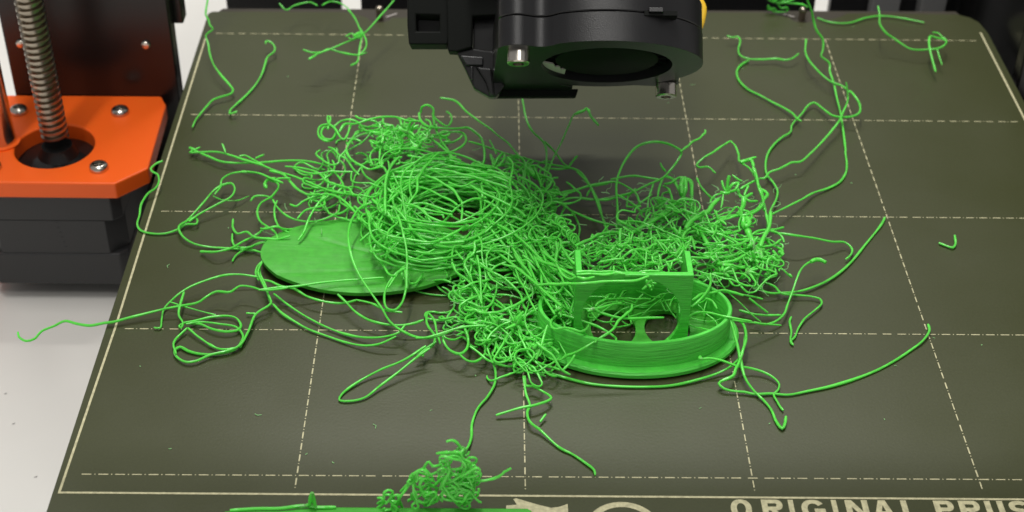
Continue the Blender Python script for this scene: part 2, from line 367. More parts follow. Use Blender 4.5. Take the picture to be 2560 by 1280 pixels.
# ---------------------------------------------------------------- print head
A = CAM + ray(1508, 165) * 381
e1 = Vector((1, 0, 0)); e2 = Vector((0, .7071, -.7071)); e3 = Vector((0, -.7071, -.7071))
MB_ = Matrix((e1, e2, e3)).transposed().to_4x4(); MB_.translation = A
head = thing('extruder', 'black extruder print head with round blower fan hanging over the bed', 'print head', A)
def blower(inset=0.0):
    R_ = 24.6 - inset
    o = [(R_ * math.cos(t), R_ * math.sin(t)) for t in [math.radians(a) for a in range(-118, 118, 6)]]   # round side
    o = [(x, y * .86 - 1) for x, y in o]
    o += [(-6.5, 21.0), (-6.8, 30.5 - inset), (-28.0 + inset, 30.5 - inset)]
    o += [(-26.4 + inset, -11)]
    o += [(-21.6 + (4.7 - inset) * math.cos(t), -13.4 + (4.9 - inset) * math.sin(t)) for t in [math.radians(a) for a in range(180, 300, 10)]]
    o += [(-17.9, -17.0), (-16.6, -16.6), (-15.2, -16.7), (-13.6, -17.6)]
    return o
bm = bmesh.new(); prism(bm, blower(), -7.2, 0, MB_, holes=[circ(.9, 0, 16.2, 16.2, 56)]); link('fan_housing', bm, M_black, head, bevel=.5, smooth=30)
bm = bmesh.new(); prism(bm, blower(.12), -15, -7.45, MB_); link('housing_cover', bm, M_black, head, bevel=.5, smooth=30)
fan = None
bm = bmesh.new(); lathe(bm, [(12.8, -6.9), (12.8, -1.4), (12.0, -.9), (.1, -.8)], 48, MB_ @ Matrix.Translation((.9, 0, 0))); fan = link('impeller', bm, M_dark, head, smooth=40)
for k in range(26):
    a = 2 * math.pi * k / 26; T = MB_ @ Matrix.Translation((.9, 0, 0)) @ Matrix.Rotation(a, 4, 'Z')
    bm = bmesh.new(); box(bm, 12.9, 15.6, -.25, .25, -6.8, -2.0, T); link('blade', bm, M_dark, fan)
bm = bmesh.new()                                                # pale slab standing in for light reflected off the intake's inner wall
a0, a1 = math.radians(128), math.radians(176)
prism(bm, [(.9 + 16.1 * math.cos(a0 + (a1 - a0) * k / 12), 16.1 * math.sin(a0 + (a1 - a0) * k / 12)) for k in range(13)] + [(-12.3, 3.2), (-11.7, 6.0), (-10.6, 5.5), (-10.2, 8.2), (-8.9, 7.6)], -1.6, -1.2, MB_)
link('intake_glint', bm, M_white, head)
for (x, y, r) in ((-21.3, -13.2, 3.2), (17.6, 17.4, 3.2)):
    if x > 0:
        bm = bmesh.new(); prism(bm, [(8, 19.5), (19.6, 5), (20.9, 17), (17.2, 20.6)], -7.1, -.3, MB_); lathe(bm, [(3.3, -7.2), (3.3, -.2)], 24, MB_ @ Matrix.Translation((x, y, 0))); link('screw_lug', bm, M_black, head, smooth=40)
    T = MB_ @ Matrix.Translation((x, y, 0))
    bm = bmesh.new(); lathe(bm, [(2.7, 0.02), (2.75, 3.1), (2.5, 3.4), (1.4, 3.4), (1.3, 1.8), (.1, 1.7)], 32, T); link('socket_screw', bm, M_steel, head, smooth=35)
T = MB_                                                          # latch on the rim
bm = bmesh.new(); box(bm, 8.2, 16.0, -21.2, -17.5, -7.7, -6.6, T); link('latch_slot', bm, M_dark, head)
bm = bmesh.new(); box(bm, 9.2, 12.6, -22.0, -18.5, -8.3, -7.2, T); link('latch_tab', bm, M_black, head, bevel=.15)
# carriage body left of and behind the blower, bracket with a square hole, tapering duct
Bp = lambda u, v, d: CAM + ray(u, v) * d
def slab(name, px, d0, d1, material, holes=(), bevel=None, parent=head):
    """outline given at distance d0, solid from d0 back to d1, real edges parallel to the view axis"""
    bm = bmesh.new(); o = CAM + fwd * d0
    M2 = Matrix((right, -down, -fwd)).transposed().to_4x4(); M2.translation = o
    cv = lambda p: ((p[0] - CX) / FPX * d0, -(p[1] - CY) / FPX * d0)
    prism(bm, [cv(p) for p in px], d0 - d1, 0, M2, holes=[[cv(p) for p in h] for h in holes])
    return link(name, bm, material, parent, bevel=bevel)
slab('sensor_bracket', [(1018, -120), (1018, 60), (1022, 111), (1118, 111), (1130, -120)], 398, 408, M_dark, bevel=.4,
     holes=[[(1040, 36), (1099, 38), (1098, 78), (1041, 78)]])
slab('bracket_web', [(1036, 34), (1102, 34), (1102, 84), (1037, 84)], 408.2, 409.2, M_grey)
slab('carriage_body_and_shade_block', [(1112, -200), (1119, 112), (1120, 128), (1142, 129), (1180, 118), (1182, 40), (1420, 30), (1420, -200)], 396, 403, M_dark, bevel=.4)
slab('carriage_body_and_shade_block', [(1182, 42), (1182, 135), (1262, 135), (1262, 42)], 403.5, 408, M_blackgloss, bevel=.4)
slab('fan_duct', [(1140, 128), (1178, 120), (1236, 128), (1262, 215), (1240, 243), (1222, 242), (1185, 221), (1162, 172)], 398, 404, M_blackgloss, bevel=.5)
slab('duct_rib', [(1150, 138), (1208, 142), (1208, 163), (1165, 163)], 396.5, 397.8, M_black, bevel=.3)
slab('duct_rib', [(1176, 166), (1182, 166), (1182, 200), (1178, 198)], 396.3, 397.8, M_black, bevel=.15)
slab('duct_rib', [(1188, 165), (1230, 170), (1238, 240), (1224, 238), (1214, 205)], 396.6, 397.8, M_blackgloss, bevel=.6)
slab('duct_outlet', [(1224, 226), (1446, 222), (1440, 242), (1226, 243)], 405.5, 410, M_dark, bevel=.3)
bx('carriage_body_and_shade_block', (84, 131, 112, 160, 70, 140), M_dark, head, 1)  # unseen block above the view, added to shade the bed below the head
wp = [Bp(u, v, 400) for u, v in ((1700, -60), (1728, -22), (1748, 0), (1758, 20), (1756, 42), (1750, 70))]
bm = bmesh.new(); tube(bm, spline(wp, 1), .95, 8); link('cable', bm, M_yellow, head, smooth=60)

# ---------------------------------------------------------------- printed parts
cx0, cy0 = 127.0, 48.6
cup = thing('printed_cup', 'green oval printed cup with upright square frame inside', 'printed part', (cx0, cy0, 0))
n = 96
def oval_band(prof, a, b, material, name, parent=cup, c=(cx0, cy0), wob=0.0):
    """closed section (offset outwards, z) swept round the oval"""
    bm = bmesh.new(); rings = []
    for i in range(n):
        t = 2 * math.pi * i / n; nx, ny = math.cos(t) / a, math.sin(t) / b; l = math.hypot(nx, ny); nx, ny = nx / l, ny / l
        rings.append([bm.verts.new((c[0] + a * math.cos(t) + nx * o_, c[1] + b * math.sin(t) + ny * o_, z + wob * math.sin(3 * t + 1))) for o_, z in prof])
    for i in range(n):
        A_, B_ = rings[i], rings[(i + 1) % n]
        for k in range(len(prof)): bm.faces.new((A_[k], A_[(k + 1) % len(prof)], B_[(k + 1) % len(prof)], B_[k]))
    return link(name, bm, material, parent, smooth=40)
oval_band([(-1.2, .35), (1.7, .35), (2.1, .8), (2.1, 1.7), (1.6, 2.25), (-1.2, 2.25)], 23.7, 14.6, M_glayer, 'flange')
oval_band([(-1.1, .6), (0, .6), (0, 9.2), (-.25, 9.5), (-.9, 9.5), (-1.1, 9.2)], 23.5, 14.3, M_glayer, 'wall')
bm = bmesh.new()
h1 = at(1533, 822, 1.5); h2 = at(1668, 822, 1.5)
prism(bm, circ(cx0, cy0, 22.6, 13.4, 72), .5, 1.6, None, holes=[circ(h1.x, h1.y, 5.5, 7.2, 32), circ(h2.x, h2.y, 5.6, 7.0, 32)]); link('floor', bm, M_gsheet, cup)
fy = 42.0
fx0, fx1, fz = at_y(1441, 690, fy).x, at_y(1735, 690, fy).x, at_y(1588, 687, fy).z
fr = bmesh.new()
MF = Matrix(((1, 0, 0, 0), (0, 0, 1, 0), (0, 1, 0, 0), (0, 0, 0, 1)))    # (x, z) outline -> wall at y
def arch(x0, x1, cxh, r, cz, top, base, rz=None):
    rz = rz or r; a0 = math.asin(max(-1, (base - cz) / rz))
    pts = [(x0, base), (cxh - r * math.cos(a0), base)]
    pts += [(cxh - r * math.cos(a0 + (math.pi - 2 * a0) * k / 28), cz + rz * math.sin(a0 + (math.pi - 2 * a0) * k / 28)) for k in range(1, 28)]
    pts += [(cxh + r * math.cos(a0), base), (x1, base), (x1, top), (x0, top)]
    return pts
bm = fr; prism(bm, arch(fx0, fx1, at_y(1579, 775, fy).x, 11.8, fz - 12.6, fz, 1.62, 11.9), fy, fy + 1.3, MF); link('front_wall', bm, M_glayer, cup, bevel=.15)
MS = lambda x: Matrix(((0, 0, 1, x), (1, 0, 0, 0), (0, 1, 0, 0), (0, 0, 0, 1)))
for x in (fx0, fx1 - 1.35):
    bm = bmesh.new(); prism(bm, arch(fy + 1.35, fy + 12.0, fy + 7.6, 3.6, 9.5, fz, 1.62)[:-2] + [(fy + 12, fz - 2.6), (fy + 10.4, fz - .7), (fy + 9.4, fz), (fy + 1.35, fz)], 0, 1.35, MS(x)); link('side_wall', bm, M_glayer, cup, bevel=.15)

lidc = (60.2, 78.2)
bm = bmesh.new(); NR, NT = 34, 110; rows = []
for j in range(NR + 1):
    f = j / NR; row = []
    for i in range(NT):
        t = 2 * math.pi * i / NT
        x, y = 27.6 * f * math.cos(t), 16.9 * f * math.sin(t)
        z = 2.6 + .9 * (x / 27) ** 2 - .5 * (y / 17) + .03 * math.sin(x * .7 + y * .4) + .9 * max(0, f - .9) * -3 + .05 * math.sin(y * .6 - x * .2) - .28 * math.exp(-((y - 4.5 + .42 * (x + 9)) / .7) ** 2) * (1 if x > -12 else .3) - .22 * math.exp(-((y + 7.5 - .1 * x) / .6) ** 2)
        row.append(bm.verts.new((lidc[0] + x, lidc[1] + y, z)))
    rows.append(row)
bmesh.ops.remove_doubles(bm, verts=rows[0], dist=.01)
c0 = [v for v in bm.verts if abs(v.co.x - lidc[0]) < .02 and abs(v.co.y - lidc[1]) < .02][0]
for i in range(NT): bm.faces.new((c0, rows[1][i], rows[1][(i + 1) % NT]))
for j in range(1, NR):
    for i in range(NT): bm.faces.new((rows[j][i], rows[j][(i + 1) % NT], rows[j + 1][(i + 1) % NT], rows[j + 1][i]))
ext = bmesh.ops.extrude_face_region(bm, geom=bm.faces[:])
for v in [g for g in ext['geom'] if isinstance(g, bmesh.types.BMVert)]: v.co.z -= 1.0
lid = tag(link('printed_disc', bm, M_gsheet, smooth=60), 'flat green oval printed disc lying half under the coiled nest', 'printed part')
lid.data.transform(Matrix.Translation(-Vector((*lidc, 0)) * S)); lid.location = Vector((*lidc, 0)) * S

bar_ = thing('printed_bar', 'flat green printed bar at the bottom edge, front of bed', 'printed part', (70, -17, 0))
bm = bmesh.new()
p0, p1 = at(560, 1276, 2.6), at(1331, 1270, 2.6)
prism(bm, [(p0.x, p0.y - .1), (p0.x + 12, p0.y + .25), (p0.x + 20, p1.y + .1), (p1.x - 1, p1.y), (p1.x, p1.y - .8), (p1.x - 1.5, p1.y - 8), (p0.x, p0.y - 8)], .3, 2.6); link('body', bm, M_gsheet, bar_, bevel=.4, smooth=40)
sp = bmesh.new(); q = at(783, 1268, 2.6)
for a in ((0, 0, 6.2), (-1.2, .6, 3.8)):
    pass
tube(sp, spline([at(740, 1268, 2.8), at(772, 1262, 3.5), at(776, 1248, 5.5), at(780, 1232, 7.5)], .6), .45, 6)
tube(sp, spline([at(790, 1272, 2.8), at(786, 1258, 4.0), at(781, 1232, 7.5)], .6), .42, 6)
tube(sp, spline([at(575, 1276, 2.9), at(640, 1272, 2.9), at(700, 1271, 3), at(760, 1264, 3.2), at(790, 1268, 3), at(840, 1268, 2.9)], .8), .4, 6)
link('spike', sp, M_green, bar_, smooth=60)
# ---------------------------------------------------------------- the strands seen one by one
# view name: where that enlarged view of the photo sits (x, y, magnification); a row is  view owner heights radius : points
VIEW = dict(A=(440, 220, 2.909), B=(880, 220, 2.909), C=(1320, 280, 2.909), D=(1040, 560, 3.2), E=(1780, 200, 2.909), F=(1700, 560, 2.370), G=(0, 640, 2.0),
            H=(400, 0, 3.657), I=(0, 400, 2.667), J=(1800, 0, 3.368), K=(1300, 560, 2.909), L=(600, 500, 3.2), M=(500, 1080, 3.2), N=(1340, 560, 5.82),
            O=(1540, 560, 5.82), P=(1340, 740, 5.82), Q=(1560, 740, 5.82), R=(920, 380, 7.11), S=(1120, 380, 7.11), T=(920, 540, 7.11), U=(1560, 420, 4.572), W=(0, 0, 1))
LOOSE = '''
# wavy green strand hanging over the back left bed corner
H 16,6,2,1 .36: 440,-20 425,60 420,140 445,185 455,230 485,265 440,300 420,325 440,400 455,490 490,590 560,690 630,770 668,825 650,855 560,885 490,910 430,970 370,1040 330,1090 295,1165
# hook-ended green strand lying on the back left grid square
H 4,2,1,.5,2 .36: 965,400 975,375 1010,385 1045,420 1045,470 985,520 960,590 930,680 870,780 780,880 690,960 645,1005 640,1040 680,1030 705,1020
# faint green strand arching over the rear edge of the bed
H 9,7,6,8 .3: 1090,30 1150,90 1230,50 1360,20 1440,50
H 9,8,8 .3: 1480,50 1550,15 1620,20 1700,60 1780,170 1815,230
# longest green strand running down from the back right bed pin
J 26,16,9,4,2,1,.5 .42: 725,-40 735,0 770,90 790,180 815,260 865,330 865,430 850,470 920,530 925,600 955,690 985,830 1010,930 1025,1010 1040,1120 1060,1280
E .5,.5,.6,3,5 .4: 968,515 972,545 978,585 980,600 975,670 930,740 850,785 740,820 650,870 540,925 440,975
# long looping green strand crossing itself on the right rear dashed line
E 2,4,4,3,5,7,4,2,1.5,1,.6,1,2,4 .38: 345,715 380,715 420,670 480,650 540,620 580,600 640,595 720,530 800,450 870,370 930,290 950,240 985,160 990,90 1000,80 1040,120 1075,180 1070,240 1020,265 940,270 880,260 820,220 740,165 700,185 650,250 610,290 580,330 570,380 520,410 460,460 410,530 390,610 400,690 440,740 475,800 470,860 430,940 410,1000 400,1080
E 12,8 .34: 975,15 985,80 990,120
# green strand shaped like a flat check mark by the right rear line
J 3,2,1.5,3 .36: 60,300 100,315 150,310 170,340 155,420 170,465 240,495 350,500 480,495 540,505 600,495 640,470 665,450
# green strand sweeping diagonally beneath the check mark shaped one
J .6,.6,.8,2 .4: 240,510 180,545 145,590 145,640 170,690 240,755 340,805 440,860 540,910 610,955 650,1000 685,1020
# short bent green strand ending inside the long looping one
J 5,5,4,3 .36: 725,330 720,440 750,510 800,570 870,640 940,690 1020,720 1080,760
# green strand with a small knotted loop near the right rear corner
J 12,9,6,4,4,5,6 .34: 1330,50 1345,130 1345,200 1400,280 1460,320 1530,370 1600,410 1680,420 1760,415 1830,410 1890,380 1905,340 1870,310 1840,280 1790,272
J 3,6,8,6 .42: 1815,605 1790,510 1770,430 1760,350 1775,305 1830,320 1880,330 1900,345
J 5,3 .3: 1830,420 1850,490 1870,545
# dark green strand lying along the right rear bed edge
J .6,.8,.8 .33: 820,150 900,180 1000,195 1100,190 1180,165 1230,150 1330,135 1450,140 1600,165 1720,190
# tiny green V shaped snippet alone on the right grid square
E .5,.5,1.2 .42: 1650,1185 1700,1205 1750,1220 1770,1195 1765,1130
# long smooth green strand ending at the right front grid crossing
F 1.2,.5,.4,.4,.5,.5,.6,1,3,5,7 .42: 1470,595 1478,630 1440,690 1370,745 1280,805 1180,860 1060,910 900,960 760,990 640,1012 540,1005 440,1008 380,995 320,990 260,975 230,945 260,925 315,900 330,860 350,820 375,740 392,680 378,600 350,570 300,560
# green strand from the cup flange bending to a feathered tip
F 5,5,3,1.5,1,.6,.6 .38: 130,800 118,785 115,797 130,800 165,795 250,810 330,840 420,855 500,880 560,915 588,950 580,985 555,1010 575,1050 595,1085 612,1105
# green strand from the cup rim ending in a front hook
F 9,6,3,1.5,.6,.5,1 .42: 300,570 320,640 345,740 365,840 390,920 440,990 500,1050 540,1100 570,1170 605,1212 620,1190 628,1140
# green strand curving closely round the front of the cup flange
K 4,1,.5,.5,.5,.6 .4: 1640,800 1610,950 1540,1030 1450,1080 1300,1130 1100,1175 900,1185 700,1180 500,1160 300,1110 150,1060 50,1010
# long bowed green strand ending at the right dashed line crossing
F .6,.5,.6,.8,1,2,4 .4: 1215,-40 1195,0 1100,120 1000,240 900,320 800,370 700,400 600,408 540,410 490,395 460,360 460,320 480,280
# green strand with a drooping hook right of the snarl
F 6,6,4,2,1 .38: 560,55 590,55 700,70 800,85 900,105 980,110 1020,150 1010,185 980,210
# green strand with a swollen flat tip right of the cup
F 6,5,3,2,2 .36: 800,215 760,230 720,265 690,330 670,390 640,470 615,535 560,580 500,595 440,580
F 6,6,6 .75: 865,228 830,212 800,212 775,225
F 1.5,1.2 .4: 350,510 420,530 500,540 600,540
# green strand folded into a sharp elbow right of the cup
F 2,1.5,1,1,.6,.6 .36: 500,345 560,370 600,410 680,420 780,430 830,445 840,470 800,510 740,560 700,620 680,670 655,690 660,640 650,575 660,550
F .6,.5 .42: 655,690 660,705 672,718
# thin pale green wisps reaching right from the cup rim
F 9,6,4,3 .33: 250,400 350,415 430,430 490,445
F 6,4,2 .4: 410,440 460,480 520,525
F 8,5,2 .3: 310,570 400,580 480,590 600,600
F 9,6,2 .2: 200,290 280,400 360,470 430,540 480,580
# long green strand reaching past the left bed edge over the desk
G 2,1,1,1,1.5,2,3,4,4.5,4.5,4.5 .4: 90,380 95,405 130,425 170,415 210,375 270,350 325,325 380,338 450,348 520,335 565,330 640,310 720,290 820,265 900,250 990,232 1030,205 1080,178 1150,180 1200,150 1260,155 1310,170 1400,165 1440,158
L 4.5,4.5,4.5 .36: 150,720 300,700 450,690 620,665 800,645 950,635 1150,620
# pale green strand arching left from the oval lid tip
G 3,4,4,3,1,.6 .36: 1290,105 1200,92 1130,95 1050,115 930,165 860,220 820,265 808,320 800,360 770,358
# flat coil of green filament on the front left dashed line
G 3,3,2,1,.8,1,1.4,1.4,1 .38: 920,180 895,270 895,300 915,335 905,360 895,350 920,335 970,325 1060,305 1140,300 1180,310 1205,350 1190,370 1130,378 1060,365 1000,340 950,335
G 1.5,1.2,.8,.5,1,1.2,2,3,4 .38: 930,340 1000,330 1100,340 1180,355 1215,400 1200,440 1170,470 1080,490 1000,490 940,475 900,455 875,470 880,500 930,530 980,525 1050,495 1150,470 1200,445 1240,380 1280,290 1340,250 1355,235 1340,190 1310,130 1290,80 1310,30
G 1.5,.8,1.5 .38: 935,360 870,430 880,490
G 1.5,.8,.8 .36: 940,360 1000,410 1100,465 1190,460
G 2,1 .24: 850,230 930,255 1000,275 1080,295
# green strand curling over the left bed edge beside the holder
I 5,4,2,1,.5,.6,1.5,2,1.5,.6,.6,.8 .38: 1085,5 1040,25 1005,60 1020,80 1050,95 1060,140 1040,185 990,220 960,260 940,300 930,370 915,430 940,470 1010,490 1100,490 1180,465 1240,430 1310,425 1315,395 1290,385 1240,410 1195,440 1195,470 1230,520 1300,560 1400,580 1550,590 1700,605
I 1,2,3,4,3,2 .36: 1195,450 1270,380 1360,280 1430,200 1490,165 1540,155 1565,190 1540,245 1440,300 1330,360 1260,410
I 2,2,1 .2: 1420,240 1480,265 1580,270 1660,240
# angled green strand running out of the back of the nest
I 3,4,6,6 .36: 1430,230 1470,180 1480,130 1530,95 1600,80 1700,85
# green strands with tips like twigs behind the oval lid
A 1,3,3,2,1,3 .42: 180,1190 300,1190 400,1165 480,1120 580,1070 660,1010
A .6,1,2,2 .36: 410,1260 430,1225 480,1185 560,1150 640,1125 690,1150
A 2,2,3,3,4 .4: 415,955 415,1020 450,1060 510,1045 570,1085 650,1095 740,1100 830,1075
A 1,1,1,1 .36: 410,1060 410,1110 430,1150 520,1165 600,1190 640,1200
# forked green strand pair reaching furthest left behind the nest
A 2,2,2,3,4,5,6,7 .4: 100,435 170,470 240,500 330,535 430,545 520,545 650,540 780,530 900,528 1000,540 1090,565 1160,620 1210,690 1230,770
A 2,3,4,5,5,6,7 .4: 110,470 200,465 300,465 400,490 500,525 620,560 720,600 850,640 1000,700 1100,740 1200,765 1330,780 1450,790
A 2,2,2 .4: 100,430 130,450 175,430
A 5,4 .36: 335,405 350,440 360,470
A 4,4 .36: 460,495 500,490 560,520 640,565
A 5,4 .36: 580,510 640,485
A 1.6,2 .5: 100,470 130,445 95,435
# narrow green hairpin loop pointing left in front of the lid
W 5,3,1.5,.7,.5,.6,1.5,3,5 .4: 1065,865 1010,900 950,925 895,955 855,985 848,1000 870,1003 910,995 950,965 990,935 1040,895 1075,870
# two long green arcs sweeping below the oval lid
L 1.5,1,.8,.8,2,4 .36: 270,750 400,850 550,945 700,1020 850,1075 1000,1100 1150,1095 1270,1060 1320,1000
L 1.2,.8,.6,.6,1.5,4 .36: 260,830 340,910 450,980 550,1035 700,1090 850,1140 1000,1165 1120,1150 1250,1090
L 2,1,.8 .36: 250,830 130,910 90,1000 0,1180
L 1,1 .34: 50,905 130,910
# jagged green zigzag strand in front of the tangle
W 3,2,2,2.5,2,1 .4: 1312,940 1315,965 1330,965 1350,975 1378,995 1340,1012 1300,1020 1240,1038
W 3,2,2,1,.5,.5,.6 .4: 1308,940 1315,985 1325,1015 1318,1030 1325,1055 1350,1075 1400,1120 1430,1135 1460,1155 1485,1175 1488,1188
W 1.5,1 .36: 1365,1035 1350,1055
# wavy green strand running down to the front clump
W 4,2,1,.7,.6,.8,1.5 .4: 1218,870 1225,890 1237,920 1238,955 1220,990 1195,1020 1180,1060 1178,1095 1168,1120 1155,1132
'''
KNOTS = '''
K 14,12,11,10,9 .34 H: 2140,0 2050,110 1880,290 1800,345 1700,385 1570,445 1430,500 1360,540
K 10,9,8,9 .34 H: 1310,455 1380,480 1460,480 1545,450 1640,475 1740,495 1820,500 1890,480
K 12,12,10,8 .3 H: 1720,90 1770,150 1815,230 1840,320 1830,420 1815,520 1800,570 1740,600
K 12,11,10 .3 H: 1760,330 1840,300 1890,380 1880,450 1820,510
K 12,11,11 .3 H: 1700,330 1760,310 1800,350 1850,330 1830,290 1780,320
K 12,12,11 .3 H: 1820,250 1850,310 1800,330 1760,360 1720,340
K 11,10,9 .3 H: 1460,470 1420,510 1360,545
'''
